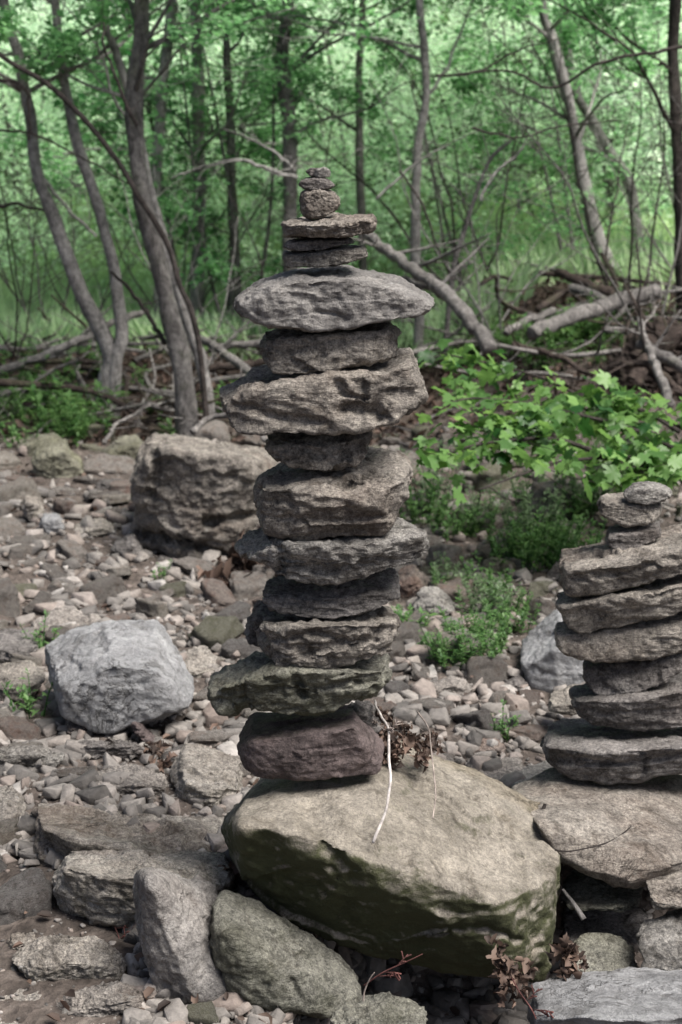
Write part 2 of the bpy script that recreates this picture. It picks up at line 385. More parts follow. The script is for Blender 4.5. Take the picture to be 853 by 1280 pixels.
def rock_from_points(pts, sub=6, k=30, chips=5, chip=(0.95, 1.0), rough=0.012, strata=0.006, fine=0.0025, seed=0, freq=1.0, facet=0.8, tilt=(0.0, 0.0)):
    rg = np.random.default_rng(seed); strata = strata * 0.5; rough = rough * 0.8
    pts = np.asarray(pts, float)
    lo, hi = pts.min(0), pts.max(0); c = (lo + hi) / 2; s = (hi - lo) / 2
    q = (pts - c) / s
    n, h = hull_planes(q)
    if k >= 18: k = k * 2.0
    D, Fc = ico(sub)
    # random chipped facets
    cn = rg.normal(size=(chips, 3)); cn[:, 2] *= 0.55; cn /= np.linalg.norm(cn, axis=1)[:, None]
    ch = (q @ cn.T).max(0) * rg.uniform(chip[0], chip[1], chips)
    nn = np.vstack([n, cn]); hh = np.concatenate([h, np.maximum(ch, 0.1)])
    A = np.maximum(D @ (nn / hh[:, None]).T, 1e-6)
    mx = A.max(1)
    r = 1.0 / (mx * ((A / mx[:, None]) ** k).sum(1) ** (1.0 / k))
    V = c + D * r[:, None] * s
    size = float(np.cbrt(s[0] * s[1] * s[2]))
    nrm = vnormals(V, Fc)
    W = (V - c) / size
    o = rg.uniform(-50, 50, 3)
    d = rough * 0.6 * fbm(W * 1.1 * freq + o, 4, seed)
    # broken, step-like relief
    st = fbm(W * 1.9 * freq + o, 3, seed + 5); d += rough * 0.4 * (np.abs(st) ** 0.5 * np.sign(st))
    Zs = W[:, 2] + tilt[0] * W[:, 0] + tilt[1] * W[:, 1] + 0.22 * fbm(W * 0.9 + o, 2, seed + 8)
    L_ = np.stack([W[:, 0] * 0.8, W[:, 1] * 0.8, Zs * 6.5], 1) + o
    side = 1 - np.abs(nrm[:, 2]) ** 2
    sv = vnoise(L_, seed + 11) + 0.5 * vnoise(L_ * 2.1, seed + 12)
    d += strata * (np.abs(sv) ** 0.6 * np.sign(sv)) * side
    ns = int(18 * freq) + 5
    sdirs = rg.normal(size=(ns, 3)); sdirs /= np.linalg.norm(sdirs, axis=1)[:, None]
    sd_ = sdirs * np.array([1, 1, .8]); Dw = D + 0.07 * np.stack([fbm(D * 3 + o, 3, seed + 40 + q) for q in range(3)], 1)
    d2 = ((Dw ** 2).sum(1)[:, None] + (sd_ ** 2).sum(1)[None] - 2 * Dw @ sd_.T)
    two = np.argpartition(d2, 2, axis=1)[:, :3]; dd2 = np.take_along_axis(d2, two, 1)
    wgt = np.exp(-(dd2 - dd2.min(1)[:, None]) * 220); wgt /= wgt.sum(1)[:, None]
    off_ = rg.uniform(-1, .6, ns); gr = rg.normal(size=(ns, 3)) * 1.3
    val = off_[two] + ((Dw[:, None, :] - sd_[two]) * gr[two]).sum(2)
    d += rough * 0.75 * facet * (val * wgt).sum(1)
    rd = ridged(W * 2.6 * freq + o, 4, seed + 21)
    d -= rough * 0.35 * np.clip(rd - 0.9, 0, 1)
    pitn = vnoise(W * 9 + o, seed + 30); d -= fine * 1.6 * np.clip(pitn - 0.45, 0, 1) * 2
    d += fine * fbm(W * 7 + o, 4, seed + 33, 0.6)
    V = V + nrm * d[:, None]
    return V, Fc

def seg_dist(px, py, line):
    best = np.full(len(px), 1e9)
    for (x0, y0), (x1, y1) in zip(line[:-1], line[1:]):
        dx, dy = x1 - x0, y1 - y0; L2 = dx * dx + dy * dy + 1e-9
        t = np.clip(((px - x0) * dx + (py - y0) * dy) / L2, 0, 1)
        best = np.minimum(best, np.hypot(px - x0 - t * dx, py - y0 - t * dy))
    return best

STONES = {}
def stone(name, label, outline, mat, Y=None, D=0.13, front=None, extra=(), cat='stone', group=None, carve=(), grow=1.5,
          bt=-0.8, sink=0.0, sub=6, end=0.45, z0=None, seed=None, **kw):
    o_ = np.array(outline, float)
    lo, hi = o_.min(0), o_.max(0); cx, cy = (lo + hi) / 2; hw, hh = (hi - lo) / 2
    if Y is None:
        j = o_[:, 1].argmax(); gp = ground_at(o_[j, 0], o_[j, 1] - 2); jt = o_[:, 1].argmin()
        zt = gp[2] + .22 * (hi[0] - lo[0]) / F * gp[1]; tp_ = at(o_[jt, 0], o_[jt, 1], 1.0)
        D = max(.02, min(D, ((CAMZ - zt) / (CAMZ - tp_[2]) - gp[1]) / 1.55)); Y = gp[1] + D * 0.75
    pts = []
    def edge(px):
        u = min(1, abs(px - cx) / hw); return end + (1 - end) * math.sqrt(max(0, 1 - u ** 3))
    for px, py in o_:
        w = edge(px)
        px_ = cx + (px - cx) * (1 + grow / hw); py_ = cy + (py - cy) * (1 + grow / hh)
        if py < cy or (z0 is not None and py < z0):       # top outline: seen at the back edge
            b = at(px_, py_, Y + 0.8 * D * w); pts.append(b)
            if front is None:
                f = at(px_, py_, Y - 0.75 * D * w); pts.append(np.array([f[0], f[1], b[2] - 0.06 * (hi[1] - lo[1]) / F * Y]))
        else:                                              # bottom outline: seen at the front edge
            f = at(px_, py_, Y + bt * D * w); pts.append(f)
            b = at(px_, py_, Y + 0.75 * D * w); pts.append(np.array([b[0], b[1], f[2] - sink]))
            if sink: pts.append(np.array([f[0], f[1] + 0.02, f[2] - sink]))
    if front is not None:
        for px, py in front: pts.append(at(px, py, Y - D * edge(px)))
    for e in extra: pts.append(at(*e))
    if seed is None: seed = (sum(ord(ch) * (i + 3) for i, ch in enumerate(label)) % 9973)
    V, Fc = rock_from_points(pts, sub=sub, seed=seed, **kw)
    # fit the seen outline
    if not sink:
        for _ in range(2):
            a, b, d = project(V); c = V.mean(0)
            lo2 = np.array([a.min(), b.min()]); hi2 = np.array([a.max(), b.max()])
            tl, th = lo - grow, hi + grow
            sc = (th - tl) / (hi2 - lo2); dd = np.median(d)
            V[:, 0] = c[0] + (V[:, 0] - c[0]) * sc[0]; V[:, 2] = c[2] + (V[:, 2] - c[2]) * sc[1]
            a, b, d = project(V)
            V[:, 0] -= ((a.min() + a.max()) / 2 - (tl[0] + th[0]) / 2) / F * dd
            V[:, 2] += ((b.min() + b.max()) / 2 - (tl[1] + th[1]) / 2) / F * dd / CT
    for line, width, depth in carve:
        a, b, d = project(V); n = vnormals(V, Fc)
        vd = V - np.array([0, 0, CAMZ]); vd /= np.linalg.norm(vd, axis=1)[:, None]
        facing = np.clip(-(n * vd).sum(1) * 3, 0, 1)
        wob = 1 + 0.35 * fbm(V * 40, 2, seed)
        dist = seg_dist(a + 3 * vnoise(V * 60, 5), b + 3 * vnoise(V * 60, 6), line) / (width * wob)
        V = V - (n * 0.5 - vd * 0.5) * (depth * facing * np.exp(-(dist ** 3)))[:, None]
    c = (V.min(0) + V.max(0)) / 2
    me = mesh_from(name, V - c, Fc)
    ob = obj(name, me, M[mat], loc=c)
    tag(ob, label, cat, group)
    STONES[label] = (V.min(0), V.max(0))
    return ob

LC = 'stones stacked in the left cairn'; RC = 'stones stacked in the right cairn'; CY = 2.75
cs = dict(group=LC, cat='stone', grow=3.0)
stone('stone', 'tiny flat grey pebble at the very top left of the tall cairn', [(383, 214), (388, 210), (397, 210), (403, 216), (399, 221), (388, 220)], 'dark', CY, 0.012, sub=4, rough=.001, strata=0, fine=.0003, **dict(cs, grow=0.6))
stone('stone', 'tiny rounded grey pebble at the very top right of the tall cairn', [(392, 219), (396, 211), (406, 209), (413, 213), (413, 221), (400, 223)], 'grey', CY - 0.005, 0.014, sub=4, rough=.001, strata=0, fine=.0003, **dict(cs, grow=0.6))
stone('stone', 'small dark oval stone just under the two top pebbles', [(374, 231), (379, 224), (392, 221), (406, 222), (415, 227), (418, 232), (412, 236), (395, 238), (381, 236)], 'dark', CY, 0.028, sub=5, chips=1, k=12, rough=.0015, strata=0, fine=.0006, **dict(cs, grow=0.6))
stone('stone', 'rounded brown stone like a loaf standing on the slab near the top', [(375, 246), (378, 239), (390, 236), (408, 237), (418, 242), (425, 253), (422, 262), (412, 270), (400, 274), (382, 274), (376, 264)], 'warm', CY, 0.045, k=10, chips=3, rough=.003, strata=0, fine=.0012, facet=.4, **dict(cs, grow=1.3))
stone('stone', 'flat rectangular slab with rough broken edge under the loaf stone', [(352, 279), (370, 272), (400, 266), (467, 267), (471, 284), (464, 292), (420, 297), (356, 298)], 'warm', CY, 0.10, front=[(354, 279), (400, 281), (468, 273)], k=30, rough=.005, strata=.003, fine=.0022, **dict(cs, grow=1.3))
stone('stone', 'thin dark blue-grey sliver of stone between two slabs', [(355, 308), (362, 299), (400, 296), (438, 297), (442, 301), (425, 307), (385, 313), (362, 312)], 'dark', CY, 0.07, k=16, rough=.002, strata=.002, fine=.001, **dict(cs, grow=1.3))
stone('stone', 'grey flat stone with wavy top resting on the biggest upper stone', [(354, 322), (358, 314), (385, 312), (430, 307), (454, 308), (459, 318), (440, 328), (410, 333), (360, 334)], 'grey', CY, 0.08, k=20, rough=.004, strata=.003, fine=.0015, **dict(cs, grow=1.3))
stone('stone', 'widest pale grey lens-shaped stone of the tall cairn', [(294, 376), (295, 390), (299, 368), (322, 348), (360, 336), (425, 333), (495, 347), (530, 364), (541, 381), (522, 394), (465, 404), (400, 413), (340, 407), (302, 396)], 'grey_plain', CY, 0.15,
      k=24, chips=5, chip=(0.95, 0.99), rough=.0065, strata=0, fine=.003, facet=.7, carve=[([(365, 370), (385, 372)], 6, .006), ([(395, 388), (420, 392), (430, 398)], 4, .008), ([(470, 385), (500, 388)], 6, .005), ([(310, 372), (320, 362)], 8, .006)], **cs)
stone('stone', 'brownish stone with a chipped left end under the widest stone', [(327, 425), (332, 412), (400, 404), (490, 402), (500, 412), (498, 432), (470, 442), (430, 456), (385, 466), (345, 463), (330, 447)], 'warm', CY, 0.13,
      k=22, rough=.008, strata=.005, carve=[([(395, 420), (400, 445)], 6, .01), ([(330, 418), (400, 414), (440, 408)], 5, .008)], **cs)
stone('stone', 'largest blocky stone with a notch broken out of its underside', [(277, 500), (279, 482), (315, 463), (345, 457), (415, 462), (432, 450), (470, 442), (514, 437), (524, 462), (533, 500), (518, 516), (486, 528), (445, 533), (415, 541), (345, 542), (296, 540), (284, 520)], 'warm', CY, 0.17,
      k=34, chips=7, chip=(0.95, 1.0), rough=.008, strata=.004, fine=.004, end=.6, carve=[([(430, 512), (470, 513), (482, 522)], 9, .028), ([(415, 470), (430, 490), (455, 500)], 5, .014), ([(455, 478), (457, 505)], 3, .012), ([(300, 505), (350, 520), (400, 528)], 7, .012)], **cs)
stone('stone', 'dark wedge stone with a rounded bottom under the notched block', [(334, 552), (340, 541), (400, 534), (462, 530), (463, 548), (455, 566), (440, 578), (400, 588), (362, 583), (342, 570)], 'warm', CY - .01, 0.12,
      k=18, rough=.009, strata=.005, carve=[([(428, 545), (432, 575)], 5, .01), ([(385, 560), (400, 568)], 8, .008)], **cs)
stone('stone', 'big tan stone with a hollow in its flat top and a pale right face', [(319, 612), (322, 597), (338, 584), (372, 577), (420, 566), (470, 559), (508, 573), (514, 590), (514, 622), (496, 640), (478, 668), (440, 673), (380, 674), (326, 665), (320, 640)], 'warm', CY, 0.16,
      front=[(323, 612), (350, 611), (400, 622), (462, 628), (512, 600)], k=32, chips=6, chip=(0.9, 0.99), rough=.010, strata=.006, fine=.003, end=.65,
      carve=[([(432, 604), (462, 596), (485, 600)], 8, .02), ([(350, 648), (420, 652), (475, 645)], 4, .008), ([(345, 622), (362, 628)], 6, .008), ([(395, 625), (430, 630)], 6, .006)], **cs)
stone('stone', 'wide dark grey slab with knobbly left end below the tan stone', [(296, 684), (304, 668), (325, 657), (400, 650), (497, 647), (533, 662), (535, 680), (528, 700), (480, 716), (400, 730), (352, 722), (330, 706), (305, 698)], 'grey', CY, 0.15,
      front=[(352, 676), (400, 684), (460, 678), (530, 668)], k=26, rough=.009, strata=.006, fine=.004, carve=[([(340, 668), (352, 690), (350, 715)], 6, .016), ([(360, 705), (420, 712)], 8, .008)], **cs)
stone('stone', 'dark round-bottomed stone in shadow in the middle of the cairn', [(331, 728), (336, 716), (400, 708), (488, 708), (498, 728), (495, 745), (470, 762), (400, 772), (350, 765), (338, 748)], 'dark', CY, 0.13, k=16, rough=.007, strata=.004, **cs)
stone('stone', 'small dark knob of stone sticking out behind the left side', [(308, 795), (314, 768), (325, 752), (345, 756), (350, 790), (330, 806), (314, 804)], 'dark', CY + .06, 0.07, sub=5, k=14, rough=.005, strata=.003, **cs)
stone('stone', 'light grey-brown stone with deep creases above the greenish one', [(321, 790), (326, 768), (370, 762), (440, 758), (488, 758), (499, 772), (497, 788), (482, 815), (440, 828), (400, 840), (350, 836), (330, 822)], 'warm', CY - .01, 0.14,
      front=[(328, 772), (380, 776), (450, 774), (495, 772)], k=26, rough=.010, strata=.008, fine=.004, carve=[([(345, 800), (400, 790), (440, 805), (470, 800)], 4, .009), ([(380, 820), (430, 800)], 5, .007), ([(472, 768), (470, 800)], 5, .01)], **cs)
stone('stone', 'greenish pointed stone jutting out left near the bottom', [(262, 868), (268, 848), (300, 830), (335, 814), (400, 812), (478, 822), (488, 845), (480, 862), (455, 874), (400, 893), (350, 890), (300, 886), (270, 880)], 'green', CY - .01, 0.15,
      k=26, rough=.011, strata=.008, fine=.004, front=[(270, 862), (330, 848), (400, 845), (480, 842)], carve=[([(340, 852), (400, 862), (450, 850)], 4, .009), ([(370, 842), (378, 870)], 6, .014)], **cs)
stone('stone', 'small blackish stone tucked behind the purple-brown base stone', [(430, 905), (436, 885), (452, 878), (470, 886), (478, 910), (470, 926), (445, 926)], 'dark', CY + .07, 0.05, sub=5, k=14, rough=.004, **cs)
stone('stone', 'smooth purple-brown angular stone at the base of the tall cairn', [(299, 938), (308, 905), (318, 892), (380, 888), (440, 884), (462, 910), (478, 950), (474, 968), (430, 972), (380, 973), (320, 972), (302, 960)], 'purple', CY - .02, 0.13,
      front=[(312, 925), (370, 948), (445, 905)], k=36, chips=5, chip=(0.92, 0.99), rough=.006, strata=.002, fine=.0015, carve=[([(455, 915), (440, 940), (425, 965)], 5, .008)], **cs)

stone('stone', 'low flat slab half sunk at the left edge above the soil', [(-40, 1010), (-10, 985), (20, 982), (32, 1000), (26, 1030), (-40, 1040)], 'pale', None, .14, k=30, rough=.008)
stone('stone', 'broad flat brown slab left of the pale angular boulder', [(100, 985), (120, 962), (170, 955), (205, 966), (208, 990), (160, 1002), (110, 1000)], 'bed', None, .16, k=30, rough=.008)
stone('stone', 'long thin grey slab at the left edge beyond the low flat slab', [(-40, 952), (-10, 935), (50, 932), (80, 944), (70, 958), (-40, 968)], 'grey', None, .14, k=30, rough=.008)
# main boulder
stone('boulder', 'huge mossy tan boulder carrying the tall cairn', [(284, 1040), (278, 1025), (296, 1000), (330, 968), (420, 930), (520, 926), (560, 936), (620, 985), (690, 1050), (701, 1080), (700, 1150), (690, 1200), (680, 1226), (600, 1218), (530, 1210), (470, 1182), (400, 1160), (345, 1125), (310, 1090)],
      'boulder', 2.74, 0.32, front=[(300, 1010), (400, 1030), (430, 1085), (520, 1118), (640, 1112)],
      extra=[(325, 975, 2.62), (470, 972, 2.60), (480, 900, 2.95), (350, 930, 2.95), (300, 985, 2.60), (290, 1010, 2.55), (698, 1075, 2.72), (692, 1210, 2.72), (690, 1060, 2.98), (645, 1110, 2.45), (650, 1215, 2.5)],
      cat='boulder', bt=-0.58, sub=7, k=40, chips=5, chip=(0.94, 0.99), rough=.012, strata=.0015, fine=.004, grow=2, end=.7,
      carve=[([(388, 1010), (408, 1050), (424, 1090)], 18, .016), ([(330, 1060), (360, 1090), (390, 1100)], 22, .018), ([(440, 1120), (470, 1150), (520, 1160)], 26, .012), ([(535, 1165), (600, 1160), (650, 1175)], 5, .014), ([(360, 1010), (420, 1003)], 4, .004), ([(590, 1100), (640, 1105)], 4, .006), ([(645, 1060), (655, 1100)], 6, .008)])
# right cairn
RY = 3.22
rc = dict(group=RC, cat='stone', grow=3.0)
stone('stone', 'pale flat oval stone on top of the right cairn', [(782, 614), (795, 606), (812, 604), (833, 609), (838, 616), (828, 624), (808, 629), (786, 625)], 'grey', RY - .02, 0.05, sub=5, k=12, rough=.003, strata=.001, fine=.001, **rc)
stone('stone', 'rounded brown stone second from the top of the right cairn', [(749, 630), (754, 618), (790, 618), (824, 626), (826, 642), (812, 652), (785, 657), (760, 648)], 'warm', RY, 0.07, k=13, rough=.004, strata=.002, fine=.001, **rc)
stone('stone', 'small dark blocky stone third from the top of the right cairn', [(759, 670), (764, 658), (790, 653), (821, 653), (824, 664), (806, 680), (786, 688), (766, 684)], 'dark', RY - .01, 0.07, sub=5, k=22, rough=.004, strata=.003, fine=.001, **rc)
stone('stone', 'long dark slab slanting up to the right in the right cairn', [(701, 720), (706, 705), (780, 684), (860, 656), (900, 664), (898, 700), (853, 716), (780, 732), (720, 744), (706, 738)], 'warm', RY, 0.15, k=32, rough=.009, strata=.008, front=[(706, 712), (790, 704), (895, 672)], carve=[([(720, 720), (790, 715), (840, 695)], 5, .012)], **rc)
stone('stone', 'long brown slab with a sharp left corner in the right cairn', [(697, 752), (702, 741), (780, 728), (860, 706), (905, 712), (900, 750), (853, 762), (800, 775), (735, 789), (712, 780)], 'warm', RY, 0.15, k=32, rough=.008, strata=.007, front=[(700, 756), (790, 744), (895, 722)], **rc)
stone('stone', 'smooth tan slab with a rounded left end in the right cairn', [(696, 806), (700, 795), (720, 787), (790, 775), (862, 752), (885, 760), (860, 782), (838, 802), (790, 816), (740, 827), (708, 820)], 'warm', RY - .02, 0.14, k=14, rough=.006, strata=.003, **rc)
stone('stone', 'dark stone with a rust orange patch in the right cairn', [(731, 836), (738, 826), (790, 808), (845, 788), (860, 800), (850, 836), (812, 856), (776, 869), (745, 864), (734, 852)], 'dark', RY, 0.13, k=28, rough=.009, strata=.006, **rc)
stone('stone', 'thick dark slab second from the bottom of the right cairn', [(714, 876), (722, 864), (790, 862), (853, 838), (905, 842), (905, 895), (853, 906), (800, 912), (735, 903), (716, 890)], 'dark', RY, 0.16, k=22, rough=.009, strata=.006, front=[(722, 874), (790, 878), (850, 862), (900, 858)], **rc)
stone('stone', 'widest dark layered slab at the bottom of the right cairn', [(678, 934), (686, 916), (712, 900), (800, 904), (870, 908), (930, 912), (930, 955), (853, 966), (780, 979), (720, 970), (692, 952)], 'dark', RY - .02, 0.20, k=32, rough=.009, strata=.010, front=[(684, 935), (760, 942), (853, 934), (925, 932)], carve=[([(700, 948), (780, 955), (853, 945)], 4, .01), ([(803, 938), (806, 965)], 3, .01)], **rc)

# boulders and slabs of the foreground pile
bs = dict(cat='boulder')
stone('boulder', 'long oval mossy boulder leaning under the big boulder at front', [(263, 1148), (266, 1122), (285, 1112), (318, 1120), (400, 1185), (452, 1245), (450, 1268), (400, 1274), (360, 1262), (308, 1228), (275, 1185)], 'green', 2.44, 0.14, k=12, chips=5, rough=.008, strata=.003, fine=.003, carve=[([(365, 1225), (375, 1245)], 6, .008)], **bs)
stone('slab', 'upright grey slab with a pale edge beside the oval boulder', [(167, 1110), (170, 1090), (186, 1085), (240, 1100), (272, 1120), (300, 1222), (290, 1246), (235, 1270), (215, 1268), (190, 1240), (174, 1180)], 'grey_plain', 2.47, 0.13, k=50, chips=4, rough=.008, strata=.0015, fine=.003, sub=6,
      front=[(186, 1100), (200, 1160), (240, 1245)], carve=[([(185, 1100), (195, 1150), (232, 1240)], 4, .004), ([(262, 1180), (290, 1215)], 10, .008)], cat='slab')
stone('slab', 'broad brown two-tiered slab at the left foreground, upper tier', [(32, 1090), (38, 1040), (46, 1000), (80, 996), (180, 1020), (270, 1050), (294, 1066), (290, 1095), (250, 1112), (190, 1100), (95, 1090), (60, 1104), (34, 1102)], 'pale', 3.08, 0.25, k=26, chips=6, rough=.014, strata=.007, fine=.005,
      front=[(48, 1030), (90, 1045), (170, 1060), (290, 1085)], carve=[([(100, 1040), (180, 1050), (270, 1070)], 5, .012), ([(60, 1050), (75, 1085)], 10, .015)], cat='slab')
stone('boulder', 'squarish brown block below the broad slab at the left foreground', [(66, 1130), (72, 1090), (90, 1056), (160, 1058), (230, 1072), (292, 1096), (280, 1130), (200, 1150), (150, 1160), (100, 1156), (70, 1146)], 'pale', 2.80, 0.2, k=34, rough=.012, strata=.004, fine=.004, front=[(78, 1085), (130, 1100), (200, 1100), (285, 1112)], **bs)
stone('stone', 'half-buried pale stone in dark soil at bottom left', [(16, 1208), (50, 1172), (90, 1168), (135, 1176), (158, 1196), (156, 1222), (90, 1232), (30, 1224)], 'pale', None, 0.16, k=14, rough=.007, strata=.003, fine=.003)
stone('stone', 'second low buried stone in front of the pale one at bottom left', [(70, 1250), (110, 1232), (150, 1226), (182, 1236), (180, 1262), (130, 1275), (80, 1268)], 'bed', None, 0.10, k=12, rough=.006)
stone('stone', 'flat pale stone cut off by the bottom left corner', [(-60, 1250), (-30, 1240), (40, 1242), (78, 1250), (80, 1268), (70, 1290), (-10, 1310), (-60, 1300)], 'pale', 2.34, 0.15, k=16, rough=.007)
stone('stone', 'small tan block on dark soil at the left edge', [(10, 1178), (14, 1167), (40, 1166), (46, 1176), (40, 1190), (14, 1192)], 'pale', None, 0.03, sub=5, rough=.003, strata=.001)
stone('boulder', 'pale angular boulder left of the cairn base', [(214, 985), (218, 950), (232, 930), (262, 932), (300, 946), (304, 1000), (298, 1030), (270, 1034), (232, 1022), (216, 1012)], 'pale', 3.32, 0.15, k=30, chips=6, rough=.011, strata=.006, carve=[([(240, 965), (270, 978)], 5, .014), ([(245, 1010), (290, 1020)], 4, .012)], **bs)
stone('boulder', 'blue-grey angular boulder with a flat faceted face on the left', [(57, 866), (62, 812), (100, 788), (136, 774), (196, 782), (222, 822), (242, 876), (236, 895), (205, 912), (130, 918), (70, 890)], 'blue', 3.78, 0.26, k=36, chips=9, chip=(0.72, 0.9), rough=.007, strata=.001, fine=.003, carve=[([(125, 790), (135, 840)], 7, .012), ([(70, 830), (110, 840)], 14, .012)], **bs)
stone('boulder', 'very large brown boulder with horizontal ledges at the foot of the trees', [(163, 682), (168, 620), (176, 556), (190, 542), (250, 547), (320, 560), (352, 578), (356, 660), (350, 700), (300, 716), (262, 714), (205, 704), (170, 694)], 'warm', 5.75, 0.42, front=[(170, 590), (186, 556), (250, 562), (320, 574), (352, 592)], k=55, chips=6, chip=(0.9, 0.99), rough=.03, strata=.007, fine=.009, tilt=(0.25, 0),
      carve=[([(170, 668), (230, 678), (300, 700)], 6, .05), ([(255, 655), (330, 640)], 5, .04), ([(185, 560), (200, 590), (190, 620)], 7, .03)], sub=7, **bs)
stone('stone', 'rounded tan stone at the left edge below the dark one', [(-30, 840), (0, 828), (40, 826), (56, 836), (52, 862), (30, 876), (-30, 880)], 'warm', None, 0.13, k=14, rough=.008)
stone('stone', 'dark grey sloping stone at the left edge', [(-40, 800), (0, 786), (25, 790), (48, 812), (52, 832), (0, 836), (-40, 832)], 'dark', None, 0.14, k=14, rough=.008)
stone('stone', 'oval grey stone just visible at the bottom centre edge', [(410, 1275), (430, 1248), (470, 1238), (512, 1244), (534, 1270), (530, 1300), (470, 1320), (415, 1305)], 'green', 2.28, 0.10, k=10, chips=3, rough=.005)
stone('slab', 'smooth grey slab filling the bottom right corner', [(660, 1262), (672, 1240), (722, 1216), (790, 1214), (860, 1216), (940, 1220), (950, 1290), (860, 1330), (740, 1330), (664, 1300)], 'blue', 2.38, 0.22, k=22, rough=.009, strata=.004, fine=.003,
      front=[(668, 1262), (740, 1250), (800, 1256), (940, 1250)], cat='slab')
stone('slab', 'large tilted tan slab under the right cairn', [(676, 1010), (640, 975), (700, 962), (790, 985), (853, 1030), (900, 1050), (900, 1080), (853, 1078), (796, 1106), (760, 1098), (700, 1064)], 'warm', 3.0, 0.32, k=40, chips=4, chip=(0.93, 0.99), rough=.009, strata=.004, fine=.003, front=[(676, 1012), (700, 1050), (745, 1078), (796, 1096), (853, 1066), (900, 1064)], z0=1062,
      cat='slab', bt=-0.9, carve=[([(762, 1020), (780, 1030), (790, 1045)], 5, .008)])
stone('slab', 'flat grey slab directly beneath the right cairn', [(640, 990), (680, 962), (760, 950), (853, 955), (960, 955), (960, 1015), (853, 1022), (800, 1030), (700, 1020)], 'grey', 3.35, 0.30, k=30, rough=.008, strata=.006, front=[(650, 985), (760, 990), (853, 1002), (960, 1000)], cat='slab')
stone('stone', 'rough pale end of a stone wedged under the tilted slab at right', [(808, 1110), (815, 1098), (860, 1084), (900, 1080), (900, 1125), (853, 1134), (816, 1128)], 'pale', 2.72, 0.12, k=20, rough=.008)
stone('stone', 'narrow dark stone lying under the tilted slab', [(703, 1105), (712, 1090), (760, 1096), (800, 1106), (806, 1122), (780, 1134), (730, 1130)], 'green', 2.82, 0.12, k=16, rough=.008)
stone('stone', 'lower dark stone deep in the gap right of the big boulder', [(700, 1150), (720, 1138), (790, 1140), (815, 1158), (800, 1175), (740, 1178), (705, 1170)], 'dark', 2.85, 0.12, k=16, rough=.008)
stone('boulder', 'rounded grey boulder at the right edge above the corner slab', [(796, 1190), (808, 1168), (853, 1136), (920, 1120), (930, 1200), (853, 1222), (812, 1214)], 'grey', 2.62, 0.14, k=16, rough=.009, **bs)
stone('stone', 'dark mossy stone low between the big boulder and the corner slab', [(715, 1185), (728, 1168), (765, 1168), (795, 1196), (798, 1222), (760, 1232), (722, 1222)], 'green', 2.62, 0.12, k=14, rough=.007)
stone('slab', 'smooth blue-grey upright slab behind the right cairn', [(652, 800), (664, 786), (702, 758), (770, 770), (790, 840), (760, 880), (690, 886), (660, 862), (654, 830)], 'blue', 4.15, 0.22, k=34, chips=4, chip=(0.92, 0.99), rough=.008, strata=.003, cat='slab')
stone('stone', 'brown lumpy stone between the blue-grey slab and right cairn', [(685, 872), (692, 862), (720, 856), (745, 862), (740, 888), (700, 894), (686, 888)], 'warm', 3.7, 0.09, sub=5, k=14, rough=.006)
stone('stone', 'small round dark stone left of the blue-grey slab', [(628, 862), (632, 850), (645, 845), (658, 850), (660, 862), (650, 870), (634, 870)], 'dark', None, 0.05, sub=5, k=9, rough=.004)
stone('slab', 'flat brown slab edge just behind the big boulder on the right', [(582, 962), (590, 952), (630, 948), (656, 960), (650, 974), (620, 984), (592, 976)], 'bed', 3.45, 0.13, k=26, rough=.006, cat='slab')
stone('stone', 'smooth oval tan stone in the gravel right of the cairn', [(574, 938), (590, 926), (614, 922), (632, 930), (628, 944), (600, 950), (578, 948)], 'bed_pink', None, 0.09, k=12, rough=.005)
stone('stone', 'pale olive stone at the far left of the large ledged boulder', [(128, 566), (142, 552), (168, 544), (180, 548), (176, 566), (156, 580), (136, 582)], 'bed_green', None, 0.16, k=14, rough=.01)
stone('stone', 'olive rounded rock behind, left of the double tree', [(40, 570), (52, 556), (80, 552), (100, 570), (106, 592), (78, 600), (44, 596)], 'bed_green', None, 0.18, k=14, rough=.01)
stone('stone', 'flat olive rock further back beside the rounded olive rock', [(22, 560), (36, 546), (66, 542), (84, 552), (80, 568), (40, 574)], 'bed_green', None, 0.18, k=14, rough=.01)
stone('stone', 'pale upright wedge stone left of the twin grey stones', [(26, 632), (32, 620), (46, 622), (54, 640), (52, 656), (36, 652)], 'pale', None, 0.09, sub=5, k=18, rough=.006)
stone('stone', 'pale grey wedge stone right of the pale upright one', [(50, 660), (54, 644), (70, 642), (80, 654), (78, 668), (60, 672)], 'blue', None, 0.09, sub=5, k=18, rough=.006)
stone('stone', 'flat pale triangular stone in the middle left gravel', [(88, 668), (104, 652), (126, 648), (142, 658), (128, 668), (100, 674)], 'pale', None, 0.12, sub=5, k=18, rough=.006)
stone('stone', 'rounded pinkish stone leaning behind the right side of the cairn', [(492, 730), (498, 712), (520, 706), (536, 722), (534, 742), (510, 750), (494, 746)], 'bed_pink', None, 0.13, k=14, rough=.008)
stone('stone', 'grey wedge stone beside the pinkish stone right of the cairn', [(518, 758), (526, 738), (546, 734), (566, 752), (568, 768), (540, 776), (522, 772)], 'grey', None, 0.12, k=16, rough=.008)
stone('stone', 'brown flat-topped stone by the green plants', [(560, 778), (566, 766), (600, 766), (612, 778), (600, 792), (568, 792)], 'bed_pink', None, 0.12, k=20, rough=.008)
stone('stone', 'long flat brown stone lying below the green plants', [(530, 862), (540, 850), (570, 846), (590, 856), (584, 868), (550, 872)], 'bed', None, 0.10, sub=5, k=16, rough=.006)
stone('stone', 'dark leaning shard of stone left of the pale angular boulder', [(92, 940), (100, 928), (150, 925), (180, 935), (170, 948), (120, 950), (96, 950)], 'dark', None, 0.10, sub=5, k=26, rough=.006)
